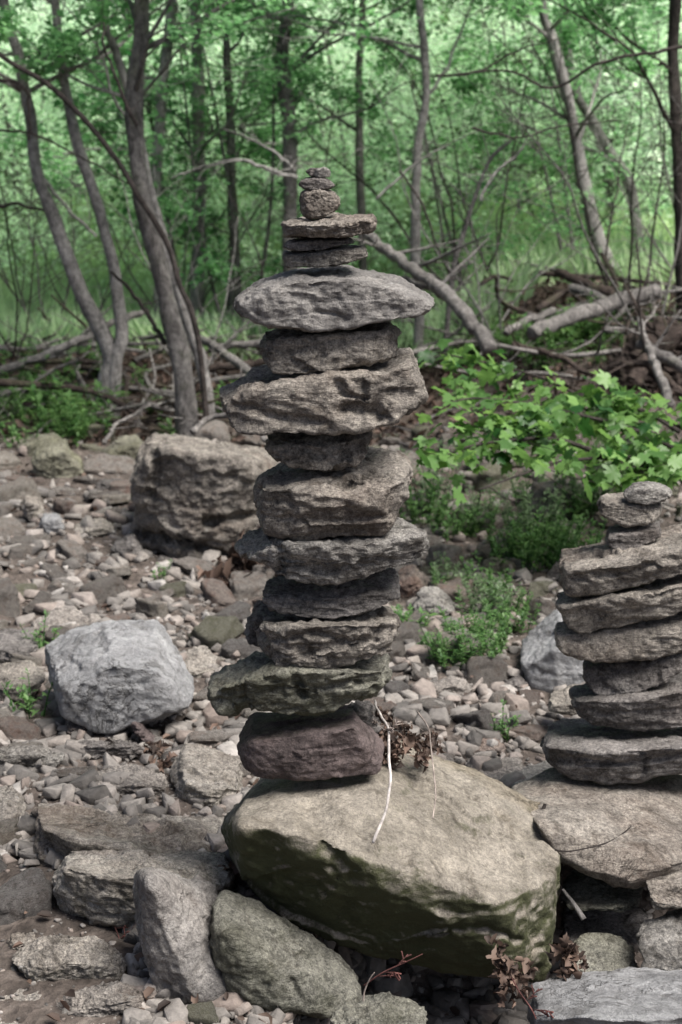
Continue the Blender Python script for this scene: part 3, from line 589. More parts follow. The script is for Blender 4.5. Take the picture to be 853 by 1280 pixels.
stone('stone', 'rust-brown pointed shard standing by the blue-grey boulder', [(164, 903), (170, 896), (184, 912), (200, 934), (190, 936), (176, 924)], 'purple', None, 0.04, sub=5, k=26, rough=.003)
stone('stone', 'small pinkish cube-like stone below the blue-grey boulder', [(82, 912), (84, 896), (104, 892), (112, 910), (108, 926), (88, 928)], 'bed_pink', None, 0.07, sub=5, k=26, rough=.004)
stone('stone', 'low tan stone with folded edges right of the blue-grey boulder', [(222, 830), (230, 812), (256, 808), (282, 822), (284, 840), (256, 850), (228, 848)], 'pale', None, 0.13, k=14, rough=.01)
stone('stone', 'brown ridged rock above the blue-grey boulder', [(40, 790), (50, 766), (90, 760), (126, 772), (120, 790), (80, 802), (48, 800)], 'bed', None, 0.2, k=16, rough=.014)
stone('stone', 'dark wet stone tucked against the left of the ledged boulder', [(140, 690), (146, 674), (166, 668), (178, 684), (176, 700), (150, 704)], 'dark', None, 0.1, sub=5, k=12, rough=.006)
# ------------------------------------------------------------------ loose creek-bed stones (individuals) and gravel (stuff)
def slab_points(rg, flat):
    n = rg.integers(5, 8); a = np.sort(rg.uniform(0, 2 * np.pi, n)); el = rg.uniform(0.55, 0.9)
    p = []
    for q in a:
        r = rg.uniform(0.6, 1.0)
        p.append((r * np.cos(q), el * r * np.sin(q), -flat * rg.uniform(0.6, 1)))
        r2 = r * rg.uniform(0.65, 0.98)
        p.append((r2 * np.cos(q + .1), el * r2 * np.sin(q + .1), flat * rg.uniform(0.5, 1)))
    return np.array(p)

def tone_rock(name):
    m, t, out = nt(name); L = t.links
    a = N(t, 'ShaderNodeAttribute', attribute_name='tone'); tc = N(t, 'ShaderNodeTexCoord')
    r = ramp(t, [(0.0, (0.08, 0.073, 0.066)), (0.3, (0.16, 0.146, 0.132)), (0.6, (0.23, 0.21, 0.188)), (0.8, (0.21, 0.17, 0.145)), (1.0, (0.34, 0.32, 0.295))]); L.new(a.outputs['Fac'], r.inputs[0])
    n = N(t, 'ShaderNodeTexNoise', inp={'Scale': 45.0, 'Detail': 8, 'Roughness': 0.7}); L.new(tc.outputs['Object'], n.inputs['Vector'])
    r2 = ramp(t, [(0.3, (0.5, 0.5, 0.5)), (0.65, (1.2, 1.2, 1.2))]); L.new(n.outputs['Fac'], r2.inputs[0])
    c = mixc(t, 0.85, r.outputs[0], r2.outputs[0], 'MULTIPLY')
    p = N(t, 'ShaderNodeBsdfPrincipled', inp={'Roughness': 0.85}); L.new(c, p.inputs['Base Color'])
    bu = N(t, 'ShaderNodeBump', inp={'Strength': 0.8, 'Distance': 0.006}); L.new(n.outputs['Fac'], bu.inputs['Height']); L.new(bu.outputs[0], p.inputs['Normal'])
    L.new(p.outputs[0], out.inputs[0]); return m
M['gravel'] = tone_rock('loose_gravel')

rg = np.random.default_rng(21)
protos = []
for i in range(16):
    flat = [0.16, 0.26, 0.42, 0.2][i % 4]
    Vp, Fp = rock_from_points(slab_points(rg, flat), sub=4, k=[25, 40, 60][i % 3], chips=6, chip=(0.86, 0.98), rough=0.045, strata=0.015, fine=0.010, freq=.6, seed=100 + i)
    Vp = Vp - (Vp.min(0) + Vp.max(0)) / 2; Vp /= np.abs(Vp[:, 0]).max()
    protos.append((Vp, Fp))
obst = []
for lab, (lo, hi) in STONES.items():
    c = (lo + hi) / 2
    if lo[2] < gh(c[0], c[1]) + 0.12: obst.append((c[0], c[1], (hi[0] - lo[0]) / 2, (hi[1] - lo[1]) / 2))
obst.append((0.05, 2.75, .55, .4))
OB = np.array(obst)
def clear(x, y, r):
    return not np.any(((x - OB[:, 0]) / (OB[:, 2] + r * .75)) ** 2 + ((y - OB[:, 1]) / (OB[:, 3] + r * .75)) ** 2 < 1)
kinds = [('bed', 'flat grey-brown stone lying loose on the gravel of the creek bed', 'grey-brown stones of the creek bed'),
         ('bed_pink', 'pinkish tan stone lying loose on the gravel of the creek bed', 'pinkish stones of the creek bed'),
         ('pale', 'pale weathered stone lying loose on the gravel of the creek bed', 'pale stones of the creek bed'),
         ('bed_green', 'olive stone lying loose on the gravel of the creek bed', 'olive stones of the creek bed'),
         ('dark', 'dark flat stone lying loose on the gravel of the creek bed', 'dark stones of the creek bed')]
pm = {}
for ki, kd in enumerate(kinds):
    pm[ki] = []
    for Vp, Fp in protos:
        me = mesh_from('stone', Vp, Fp); me.materials.append(M[kd[0]]); pm[ki].append(me)
placed = []
cnt = 0; tries = 0
def sample_ground(rg, y0, y1):
    px = rg.uniform(-60, 915); py = rg.uniform(y0, y1)
    ang = TILT + math.atan((py - 640) / F); d = CAMZ / math.tan(ang)
    for _ in range(3):
        p = at(px, py, d); d = (CAMZ - gh(p[0], d)) / math.tan(ang)
    return px, py, at(px, py, d)
while cnt < 285 and tries < 60000:
    tries += 1
    px, py, p = sample_ground(rg, 545, 1290)
    f = (1 - tries / 60000) ** 2
    big = 0.6 + 0.4 * f
    w = rg.uniform(22, 46) * big * (0.6 + 0.7 * (py - 500) / 600)
    if px < 160 and py > 1090 and rg.random() < .85: continue
    if px < 60 and py > 1000 and rg.random() < .6: continue
    if px > 560 and 560 < py < 850 and rg.random() < .45: continue
    r = w / F * p[1]
    x, y = p[0], p[1] + r * .4
    if not clear(x, y, r): continue
    if any((x - a) ** 2 + (y - b) ** 2 < (0.82 * (r + q)) ** 2 for a, b, q in placed): continue
    placed.append((x, y, r))
    ki = rg.choice(5, p=[.45, .18, .17, .10, .10]) if py > 620 else rg.choice(5, p=[.4, .1, .1, .3, .1])
    o = bpy.data.objects.new('stone', pm[ki][rg.integers(16)]); COL.objects.link(o)
    o.location = (x, y, gh(x, y) + r * rg.uniform(0.08, 0.22)); o.scale = (r, r * rg.uniform(.8, 1.1), r * rg.uniform(.7, 1.1))
    o.rotation_euler = (rg.normal() * .16, rg.normal() * .16, rg.uniform(0, 6.28))
    tag(o, kinds[ki][1], 'stone', kinds[ki][2]); cnt += 1
print('loose stones', cnt, tries)

def rot_mats(rg, n, tilt=0.35):
    a = rg.uniform(0, 2 * np.pi, n); tx = rg.normal(size=n) * tilt; ty = rg.normal(size=n) * tilt
    ca, sa = np.cos(a), np.sin(a); cx, sx = np.cos(tx), np.sin(tx); cy, sy = np.cos(ty), np.sin(ty)
    z = np.zeros(n); o = np.ones(n)
    Rz = np.stack([ca, -sa, z, sa, ca, z, z, z, o], 1).reshape(-1, 3, 3)
    Rx = np.stack([o, z, z, z, cx, -sx, z, sx, cx], 1).reshape(-1, 3, 3)
    Ry = np.stack([cy, z, sy, z, o, z, -sy, z, cy], 1).reshape(-1, 3, 3)
    return Rx @ Ry @ Rz
def inst(tv, tf, R, S_, T, tone):
    n = len(T); Vx = np.einsum('nij,vj->nvi', R, tv) * S_[:, None, None] + T[:, None, :]
    Fx = tf[None] + (np.arange(n) * len(tv))[:, None, None]
    return Vx.reshape(-1, 3), Fx.reshape(-1, tf.shape[1]), np.repeat(tone, len(tv))
def join(parts):
    Vs, Fs, Ts = [], {}, []; off = 0
    for v, f, tn in parts:
        Vs.append(v); Fs.setdefault(f.shape[1], []).append(f + off); Ts.append(tn); off += len(v)
    return np.vstack(Vs), [np.vstack(x) for x in Fs.values()], np.concatenate(Ts)

parts = []
def gravel_batch(n, w0, w1, y0, y1, sub, protoN, seed):
    rg = np.random.default_rng(seed)
    px = rg.uniform(-70, 925, n); py = rg.uniform(y0, y1, n)
    ang = TILT + np.arctan((py - 640) / F); d = CAMZ / np.tan(ang)
    for _ in range(4):
        k = d / (CT + (640 - py) / F * ST); x = (px - 426.5) / F * k
        d = (CAMZ - ground_h(x, d)) / np.tan(ang)
    k = d / (CT + (640 - py) / F * ST); x = (px - 426.5) / F * k
    w = w0 * (w1 / w0) ** (rg.random(n) ** 1.8) * (0.6 + 0.7 * (py - 500) / 600)
    r = w / F * d
    keep = rg.random(n) < np.where((d > 8) & (px < 500), .35, np.where(d > 8.6, .5, 1.0)) * np.clip(.85 + .9 * fbm(np.stack([x * 2.2, d * 2.2, x * 0], 1), 2, 71), .25, 1)
    keep &= ~((px < 165) & (py > 1085) & ((w > 9) | (rg.random(n) < .5)))
    z = ground_h(x, d)
    for i in range(protoN):
        sel = keep & (np.arange(n) % protoN == i)
        m = sel.sum(); rr = np.random.default_rng(seed + i)
        bm = bmesh.new()
        for p_ in slab_points(rr, rr.uniform(.18, .5)): bm.verts.new(p_)
        res = bmesh.ops.convex_hull(bm, input=bm.verts)
        bmesh.ops.triangulate(bm, faces=bm.faces)
        if sub > 1:
            bmesh.ops.bevel(bm, geom=bm.edges[:], offset=.03, segments=1, affect='EDGES'); bmesh.ops.triangulate(bm, faces=bm.faces)
        bm.verts.index_update(); tv = np.array([v_.co[:] for v_ in bm.verts]); F_ = np.array([[v_.index for v_ in f_.verts] for f_ in bm.faces]); bm.free()
        parts.append(inst(tv, F_, rot_mats(rr, m, .28), r[sel], np.stack([x[sel], d[sel], z[sel] + r[sel] * rr.uniform(.0, .35, m)], 1), rr.random(m)))
gravel_batch(8500, 8, 30, 535, 1300, 2, 24, 500)
gravel_batch(16000, 1.6, 7, 540, 1300, 1, 14, 600)
Vx, Fx, Tx = join(parts)
tag(obj('gravel', mesh_from('gravel', Vx, Fx, False, Tx), M['gravel']), 'small grey and brown gravel chips covering the creek bed', 'gravel', kind='stuff')
parts = []

# ------------------------------------------------------------------ leaves
LEAF_V = np.array([(0, 0, 0), (-.34, .42, .08), (0, 1, -.10), (.34, .42, .08), (0, .45, -.02)]); LEAF_F = np.array([(0, 4, 1), (1, 4, 2), (0, 3, 4), (4, 3, 2)])
def mk_maple():
    half = [(0.0, 0.0), (.10, -.06), (.26, -.03), (.36, .10), (.27, .20), (.50, .26), (.60, .42), (.46, .46), (.24, .46), (.30, .64), (.20, .74), (.10, .82), (0, 1.08)]
    out_ = half[1:] + [(-a, b) for a, b in half[1:-1][::-1]]
    v = [(0, .22, -.03)] + [(0, 0, 0)] + [(a * 1.1, b, -.16 * abs(a) + .06 * math.sin(9 * a) - .22 * max(0, b - .4) ** 1.4) for a, b in out_]
    n = len(v); f = [(0, i, i + 1) for i in range(1, n - 1)] + [(0, n - 1, 1)]
    return np.array(v), np.array(f)
MAPLE_V, MAPLE_F = mk_maple()
def mk_dead():
    v = MAPLE_V.copy(); y = v[:, 1]; x = v[:, 0]
    v[:, 2] = 0.55 * x * x * 2 + 0.35 * np.sin(y * 3.2 + x * 2); v[:, 0] *= .8
    return v, MAPLE_F
DEAD_V, DEAD_F = mk_dead()
SIMPLE_D = np.array([(0, 0, 0), (-.3, .3, .2), (-.25, .75, .28), (0, 1, .05), (.25, .75, .22), (.3, .3, .25), (0, .5, -.05)]); SIMPLE_DF = np.array([(6, 1, 0), (6, 2, 1), (6, 3, 2), (6, 4, 3), (6, 5, 4), (6, 0, 5)])

def spray(rg, tips, per, spread, size, flatness=0.45, tilt=0.45):
    """leaf positions round the given twig points"""
    tips = np.asarray(tips); n = len(tips) * per
    base = np.repeat(tips, per, 0)
    g_ = rg.normal(size=(n, 3)); g_ /= np.maximum(np.linalg.norm(g_, axis=1), 1e-6)[:, None]; g_ *= (rg.random(n) ** .5)[:, None]
    g_[:, 2] *= flatness
    P = base + g_ * spread * np.repeat(rg.uniform(.6, 1.3, len(tips)), per)[:, None]
    return rot_mats(rg, n, tilt), size * rg.uniform(.6, 1.25, n), P, np.clip(np.repeat(rg.random(len(tips)), per) * .6 + rg.random(n) * .5 - .05, 0, 1)

def leaves_mesh(name, R, s, P, tone, tv=LEAF_V, tf=LEAF_F):
    v, f, tn = inst(tv, tf, R, s, P, tone); return mesh_from(name, v, f, False, tn)

# ------------------------------------------------------------------ tubes
def catmull(P, n):
    P = np.asarray(P, float)
    if len(P) < 3:
        t = np.linspace(0, 1, n)[:, None]; return P[0] * (1 - t) + P[-1] * t
    Q = np.vstack([2 * P[0] - P[1], P, 2 * P[-1] - P[-2]]); m = len(P) - 1
    t = np.linspace(0, m - 1e-6, n); i = t.astype(int); u = (t - i)[:, None]
    a, b, c, d = Q[i], Q[i + 1], Q[i + 2], Q[i + 3]
    return 0.5 * (2 * b + (c - a) * u + (2 * a - 5 * b + 4 * c - d) * u * u + (3 * b - a - 3 * c + d) * u ** 3)
def tube(P, R, sides=8, seed=0, rough=0.0):
    P = np.asarray(P, float); n = len(P); R = np.broadcast_to(np.asarray(R, float), (n,)) if np.ndim(R) == 0 else np.asarray(R, float)
    T = np.gradient(P, axis=0); T /= np.maximum(np.linalg.norm(T, axis=1), 1e-9)[:, None]
    ref = np.array([0.31, 0.83, 0.46]); 
    if abs(T.mean(0) @ ref) > .85: ref = np.array([0.9, -0.2, 0.3])
    U = np.cross(T, ref); U /= np.maximum(np.linalg.norm(U, axis=1), 1e-9)[:, None]; W = np.cross(T, U)
    a = np.linspace(0, 2 * np.pi, sides, endpoint=False)
    ring = np.cos(a)[None, :, None] * U[:, None] + np.sin(a)[None, :, None] * W[:, None]
    rr = R[:, None] * np.ones(sides)[None]
    if rough:
        q = (P[:, None] + ring * R[:, None, None]).reshape(-1, 3)
        rr = rr * (1 + rough * fbm(q * np.array([9, 9, 4.0]) / (R.max() * 12 + .2), 4, seed).reshape(n, sides))
    V = (P[:, None] + ring * rr[:, :, None]).reshape(-1, 3)
    V = np.vstack([V, P[:1], P[-1:]])
    i = (np.arange(n - 1)[:, None] * sides + np.arange(sides)[None]); j = (np.arange(n - 1)[:, None] * sides + (np.arange(sides) + 1)[None] % sides)
    Fq = np.stack([i, j, j + sides, i + sides], -1).reshape(-1, 4)
    k = np.arange(sides); k2 = (k + 1) % sides; b = n * sides
    Ft = np.vstack([np.stack([np.full(sides, b), k2, k], 1), np.stack([np.full(sides, b + 1), (n - 1) * sides + k, (n - 1) * sides + k2], 1)])
    return V, Fq, Ft
def tubes_mesh(name, tubes):
    Vs, Q, T_ = [], [], []; off = 0
    for v, q, t in tubes:
        Vs.append(v); Q.append(q + off); T_.append(t + off); off += len(v)
    return mesh_from(name, np.vstack(Vs), [np.vstack(Q), np.vstack(T_)])

def grow_branch(rg, p, d, L, r, lvl, tubes, tips, wig=.25, up=.15, minr=.0015, nsub=(3, 6)):
    n = max(5, int(L / .12)); pts = [np.array(p, float)]; d = np.array(d, float); d /= np.linalg.norm(d)
    for i in range(n):
        d = d + rg.normal(size=3) * wig * .5; d[2] += up * .12; d /= np.linalg.norm(d)
        pts.append(pts[-1] + d * L / n)
    pts = np.array(pts); rad = np.linspace(r, max(minr, r * .28), n + 1)
    tubes.append(tube(pts, rad, 7 if r > .012 else 5 if r > .005 else 4))
    if lvl == 0:
        tips.extend(pts[n // 2::2]); tips.append(pts[-1]); return
    for k in range(rg.integers(*nsub)):
        f = rg.uniform(.25, .98); i = min(n - 1, int(f * n)); a = pts[i + 1] - pts[i]; a /= np.linalg.norm(a)
        s = rg.normal(size=3); s -= a * (s @ a); s /= np.linalg.norm(s); s[2] *= .55
        grow_branch(rg, pts[i], a * .7 + s * .85, L * rg.uniform(.35, .6) * (1.15 - f * .4), max(minr, rad[i] * .55), lvl - 1, tubes, tips, wig, up, minr, nsub)
    tips.append(pts[-1])

# ------------------------------------------------------------------ traced trees
def trunk_pts(line, Y, lean=0.0, extend=None, sink=.12):
    P = []
    for i, (px, py) in enumerate(line):
        P.append(at(px, py, Y + lean * (line[0][1] - py) / 500.))
    P = np.array(P)
    P[0, 2] = min(P[0, 2], gh(P[0, 0], P[0, 1]) - sink)
    if extend:
        d = P[-1] - P[-2]; d /= np.linalg.norm(d); d = d * .6 + np.array([0, 0, .6])
        P = np.vstack([P, P[-1] + d * extend * .5, P[-1] + d * extend + np.array([.15, .1, 0])])
    return P
def make_tree(label, stems, bark='bark', leaf='leaf_mid', n_limb=9, limb_z=(1.5, 4.5), limb_len=(.7, 1.6), per=10, spread=.15, size=.056, group=None, seed=0, cat='tree', bare=.3, extra_limbs=()):
    """stems: list of (line from base upward in pixels, Y, width px bottom, width px top, extend)"""
    rg = np.random.default_rng(seed)
    root = None; tips = []; limbs = []; trunks = []
    for line, Y, w0, w1, ext in stems:
        P = trunk_pts(line, Y, .25, ext); n = 60 if len(P) > 3 else 24
        C_ = catmull(P, n)
        C_ += np.stack([fbm(C_ * 2.2 + seed, 3, 3), fbm(C_ * 2.2 + seed, 3, 4), 0 * C_[:, 0]], 1) * .012
        vis = len(line) / len(P)
        t = np.linspace(0, 1, n); r = np.interp(t, [0, vis, 1], [w0 / 2, w1 / 2, w1 / 2 * (.25 if ext else .8)]) / F * Y
        r *= 1 + .55 * np.exp(-t * n * .30) * .7 * (w0 > 16)
        if root is None: root = empty('tree', C_[0] + np.array([0, 0, .12]))
        trunks.append((C_, r))
    for i, (C_, r) in enumerate(trunks):
        v, q, t3 = tube(C_, r, 16, seed + i, .16)
        o = obj('trunk', mesh_from('trunk', v - np.array(root.location), [q, t3]), M[bark], root)
        m = max(1, n_limb // len(trunks))
        for k in range(m):
            z = rg.uniform(*limb_z); j = int(np.abs(C_[:, 2] - z).argmin())
            if j > len(C_) - 3 or j < 3: continue
            a = rg.uniform(0, 2 * np.pi); d = np.array([np.cos(a), np.sin(a) * .8, rg.uniform(.15, .7)])
            tp = []; br = []; limbs.append(br)
            grow_branch(rg, C_[j], d, rg.uniform(*limb_len), min(r[j] * .45, .016), 2, br, tp)
            if rg.random() > bare: tips += tp
        if C_[-1, 2] > 3:
            for k in range(3): 
                br = []; limbs.append(br)
                a = rg.uniform(0, 2 * np.pi); grow_branch(rg, C_[-1 - 6 * k], (np.cos(a), np.sin(a), .9), 1.3, .012, 2, br, tips)
    for lb_ in limbs:
        obj('limb', tubes_mesh('limb', [(v_ - np.array(root.location), q_, t_) for v_, q_, t_ in lb_]), M[bark], root)
    if tips:
        R, s, P, tn = spray(rg, np.array(tips), per, spread, size)
        obj('crown', leaves_mesh('crown', R, s, P - np.array(root.location), tn), M[leaf], root)
    tag(root, label, cat, group); return root

make_tree('slim grey tree with two stems joined low down at the far left', [
    ([(128, 528), (133, 480), (138, 452), (128, 420), (103, 368), (85, 315), (62, 258), (45, 210), (36, 140), (22, 70), (4, 0)], 8.6, 23, 12, 2.2),
    ([(136, 500), (142, 455), (150, 420), (147, 370), (140, 320), (122, 250), (98, 180), (82, 110), (68, 0)], 8.6, 19, 11, 2.4)], n_limb=16, seed=11, bare=.35, limb_z=(1.6, 4.2), bark='bark_pale')
make_tree('thickest grey tree standing behind the left shoulder of the cairn', [
    ([(233, 548), (232, 500), (222, 440), (208, 370), (192, 300), (180, 245), (172, 170), (172, 90), (176, 0)], 8.0, 27, 19, 2.6)], n_limb=12, seed=12, limb_z=(1.9, 4.4), bare=.35)
make_tree('pale leaning stem crossing behind the thickest tree', [
    ([(268, 505), (250, 455), (228, 385), (205, 305), (188, 240), (165, 140), (145, 60), (126, 0)], 8.5, 16, 9, 1.8)], bark='bark_pale', n_limb=7, seed=13, bare=.6)
make_tree('thin dark sapling pole slanting from upper left down to the thickest tree', [
    ([(262, 470), (246, 420), (226, 355), (206, 300), (172, 243), (130, 180), (62, 108), (-5, 62)], 7.9, 8, 6, .8)], bark='bark_dark', n_limb=5, limb_len=(.4, .9), seed=14, bare=1.1)
make_tree('pale blurred trunk just right of the thickest tree', [([(203, 440), (198, 330), (196, 230), (200, 140), (208, 60), (215, -5)], 11.5, 15, 12, 2.5)], bark='bark_pale', n_limb=10, seed=15, size=.06)
make_tree('straight grey-pink trunk between the thickest tree and a thin one', [([(247, 425), (248, 330), (250, 230), (249, 120), (245, -5)], 12, 18, 14, 2.5)], n_limb=12, seed=16, size=.06, bark='bark_pale')
make_tree('thin trunk just left of the cairn top', [([(288, 420), (292, 340), (291, 250), (289, 160), (284, 70), (281, -5)], 12, 14, 9, 2.5)], n_limb=10, seed=17, size=.06)
make_tree('sturdy grey trunk directly behind the top of the cairn', [([(366, 440), (364, 330), (362, 240), (360, 150), (355, 70), (361, -5)], 11, 20, 16, 2.5)], n_limb=14, seed=18, size=.06)
make_tree('dark thin trunk right of the cairn top', [([(456, 400), (452, 310), (450, 200), (449, 100), (454, -5)], 12.5, 12, 8, 2.2)], bark='bark', n_limb=10, seed=19, size=.06)
make_tree('crooked pale slender tree to the right of the cairn top', [([(524, 380), (521, 300), (520, 240), (524, 180), (534, 125), (531, 60), (524, -5)], 10.5, 13, 9, 2.2)], bark='bark_pale', n_limb=9, seed=20, size=.06)
make_tree('bent grey trunk rising behind the fallen logs on the right', [([(780, 365), (762, 330), (746, 290), (732, 240), (722, 180), (708, 115), (690, 50), (676, -5)], 11.5, 20, 12, 2.0)], n_limb=12, seed=21, size=.06, bark='bark_pale')
make_tree('trunk leaning left beside the bent grey one', [([(806, 270), (788, 235), (765, 195), (740, 150), (722, 120), (708, 60), (704, -5)], 12.5, 14, 11, 2.0)], n_limb=8, seed=22, size=.06, bark='bark_pale')
make_tree('dark straight trunk at the right edge', [([(856, 330), (850, 260), (847, 180), (843, 90), (845, -5)], 10.0, 16, 13, 2.6)], bark='bark_dark', n_limb=14, seed=23, size=.06)
make_tree('leafless grey snag with forked twigs right of the cairn', [([(556, 400), (566, 345), (580, 290), (592, 250), (612, 200), (640, 175)], 10.2, 8, 4, 0)], n_limb=7, limb_z=(1.0, 2.2), limb_len=(.4, .8), seed=24, bare=1.1)

# saplings filling the wood behind
def proto_sapling(seed, H, leaf, size, per):
    rg = np.random.default_rng(seed); root = empty('sapling', (0, 0, 0)); br = []; tips = []
    for s in range(rg.integers(2, 4)):
        a = rg.uniform(0, 6.28); top = np.array([np.cos(a) * .5, np.sin(a) * .5, H * rg.uniform(.75, 1)])
        P = catmull([np.array([0, 0, -.1]) + rg.normal(size=3) * .05 * np.array([1, 1, 0]), top * .4 + rg.normal(size=3) * .1, top], 22)
        br.append(tube(P, np.linspace(.022, .006, 22), 6))
        for k in range(rg.integers(8, 11)):
            j = rg.integers(4, 21); a2 = rg.uniform(0, 6.28)
            grow_branch(rg, P[j], (np.cos(a2), np.sin(a2), rg.uniform(0, .5)), rg.uniform(.45, 1.0), .007, 1, br, tips, nsub=(2, 5))
    obj('stem', tubes_mesh('stem', br), M['bark'], root)
    R, s, P, tn = spray(rg, np.array(tips), per, .14, size, .35, .4)
    obj('foliage', leaves_mesh('foliage', R, s, P, tn), M[leaf], root)
    return root
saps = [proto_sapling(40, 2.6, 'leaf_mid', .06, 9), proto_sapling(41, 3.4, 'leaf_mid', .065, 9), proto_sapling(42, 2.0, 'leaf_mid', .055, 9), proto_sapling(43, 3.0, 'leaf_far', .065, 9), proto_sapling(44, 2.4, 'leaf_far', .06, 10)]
rg = np.random.default_rng(77); used = [False] * 5
spots = []
for t in range(4000):
    Y = rg.uniform(11.0, 17.5); px = rg.uniform(-150, 1000)
    if px < 200 and Y < 14.5: continue
    if 520 < px and Y < 12.0: continue
    x = (px - 426) / F * Y
    if all((x - a) ** 2 + (Y - b) ** 2 > .85 ** 2 for a, b in spots): spots.append((x, Y))
    if len(spots) >= 26: break
for x, Y in spots:
    k = rg.integers(0, 5) if Y < 13 else rg.integers(2, 5)
    o = saps[k] if not used[k] else copy_tree(saps[k]); used[k] = True
    o.location = (x, Y, gh(x, Y)); o.rotation_euler = (0, 0, rg.uniform(0, 6.28)); s_ = rg.uniform(.8, 1.25); o.scale = (s_, s_, s_)
    if k < 3: tag(o, 'leafy green understorey sapling growing in the wood behind the creek bed', 'sapling', 'green saplings in the wood')
    else: tag(o, 'pale green leafy sapling on the slope deep in the wood', 'sapling', 'pale saplings on the wooded slope')
for k in range(5):
    if not used[k]:
        saps[k].location = (k - 2., 18, gh(k - 2., 18)); tag(saps[k], 'pale green leafy sapling on the slope deep in the wood', 'sapling', 'pale saplings on the wooded slope')

# leafless thickets of thin stems
bs_ = []
for q in range(3):
    rg = np.random.default_rng(300 + q); br = []; tp = []
    for s_i in range(4):
        a_ = rg.uniform(0, 6.28); grow_branch(rg, (rg.normal() * .08, rg.normal() * .08, -.05), (np.cos(a_) * .6, np.sin(a_) * .6, 1), rg.uniform(1.5, 2.6), .011, 2, br, tp, wig=.22, up=.05, nsub=(4, 7))
    me_ = tubes_mesh('bare_shrub', br); me_.materials.append(M[['bark_pale', 'bark_dark', 'bark'][q]]); bs_.append(me_)
rg = np.random.default_rng(88); sq = []
for t_ in range(600):
    Y = rg.uniform(8.8, 12.5); px = rg.uniform(-40, 890); x = (px - 426) / F * Y
    if all((x - a_) ** 2 + (Y - b_) ** 2 > .7 ** 2 for a_, b_ in sq): sq.append((x, Y))
    if len(sq) >= 12: break
for q, (x, Y) in enumerate(sq):
    k = q % 3; o = bpy.data.objects.new('bare_shrub', bs_[k]); COL.objects.link(o); o.location = (x, Y, gh(x, Y)); o.rotation_euler = (0, 0, rg.uniform(0, 6.28)); s_ = rg.uniform(.7, 1.15); o.scale = (s_, s_, s_)
    tag(o, ['leafless pale thin-stemmed shrub at the edge of the wood', 'leafless dark thin-stemmed shrub at the edge of the wood', 'leafless grey thin-stemmed shrub at the edge of the wood'][k], 'shrub', ['pale leafless shrubs', 'dark leafless shrubs', 'grey leafless shrubs'][k])

# wooded slope behind: one mass of foliage
rg = np.random.default_rng(5)
nC = 8500
cy_ = 13.2 + 19 * rg.random(nC) ** 1.5 ; cx_ = rg.uniform(-1, 1, nC) * (cy_ * .36 + 2.5)
cz_ = ground_h(cx_, cy_) + rg.uniform(0, 1, nC) ** 1.3 * 3.0
R, s, P, tn = spray(rg, np.stack([cx_, cy_, cz_], 1), 30, .40, .07, .5, .5); tn = .25 + .75 * tn  # leaf tones raised so the slope looks more brightly lit
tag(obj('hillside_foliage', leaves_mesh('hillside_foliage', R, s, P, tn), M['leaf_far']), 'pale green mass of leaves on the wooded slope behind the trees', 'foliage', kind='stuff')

# grass and low herbs on the clearing at the left and between the trunks
BL_V = np.array([(-.06, 0, 0), (.06, 0, 0), (.045, .12, .5), (-.045, .12, .5), (0, .4, 1.0)]); BL_F = np.array([(0, 1, 2), (0, 2, 3), (3, 2, 4)])
rg = np.random.default_rng(6); n = 60000
y = rg.uniform(10.4, 16, n) ; x = rg.uniform(-1, 1, n) * (y * .26 + .6)
keep = (x < -.5) | (rg.random(n) < .35)
keep &= vnoise(np.stack([x * 1.6, y * 1.2, x * 0], 1), 4) > -.35 - .6 * (y > 12)
x, y = x[keep], y[keep]; n = len(x)
a = rg.uniform(0, 6.28, n); 
def upright(rg, n, lean=.25):
    return rot_mats(rg, n, lean)
ton = np.clip(.5 + .4 * vnoise(np.stack([x * .9, y * .9, x * 0], 1), 8) + rg.normal(size=n) * .15, 0, 1)
v, f, tn = inst(BL_V, BL_F, upright(rg, n), rg.uniform(.14, .38, n), np.stack([x, y, ground_h(x, y) - .02], 1), ton)
tag(obj('grass', mesh_from('grass', v, f, False, tn), M['grass']), 'tall bright green grass and herbs in the clearing behind the logs', 'grass', kind='stuff')

# dead leaves strewn over the bank and between the stones
rg = np.random.default_rng(8)
parts = []
n = 5200; y = rg.uniform(7.6, 11.6, n); x = rg.uniform(-1, 1, n) * (y * .27 + .3)
parts.append(inst(SIMPLE_D, SIMPLE_DF, rot_mats(rg, n, .6), rg.uniform(.03, .075, n), np.stack([x, y, ground_h(x, y) + rg.uniform(0, .05, n)], 1), rg.random(n) * .7))
n = 1500; y = 2.2 + rg.random(n) ** .8 * 5.5; x = rg.uniform(-1, 1, n) * (y * .27)
sel = fbm(np.stack([x * 2, y * 2, x * 0], 1), 2, 9) > .15; x, y = x[sel], y[sel]; n = len(x)
parts.append(inst(SIMPLE_D, SIMPLE_DF, rot_mats(rg, n, .5), rg.uniform(.012, .036, n), np.stack([x, y, ground_h(x, y) + rg.uniform(.005, .03, n)], 1), rg.random(n)))
Vx, Fx, Tx = join(parts)
tag(obj('leaf_litter', mesh_from('leaf_litter', Vx, Fx, False, Tx), M['dead']), 'dry brown fallen leaves scattered over the bank and creek bed', 'dead leaves', kind='stuff')
parts = []
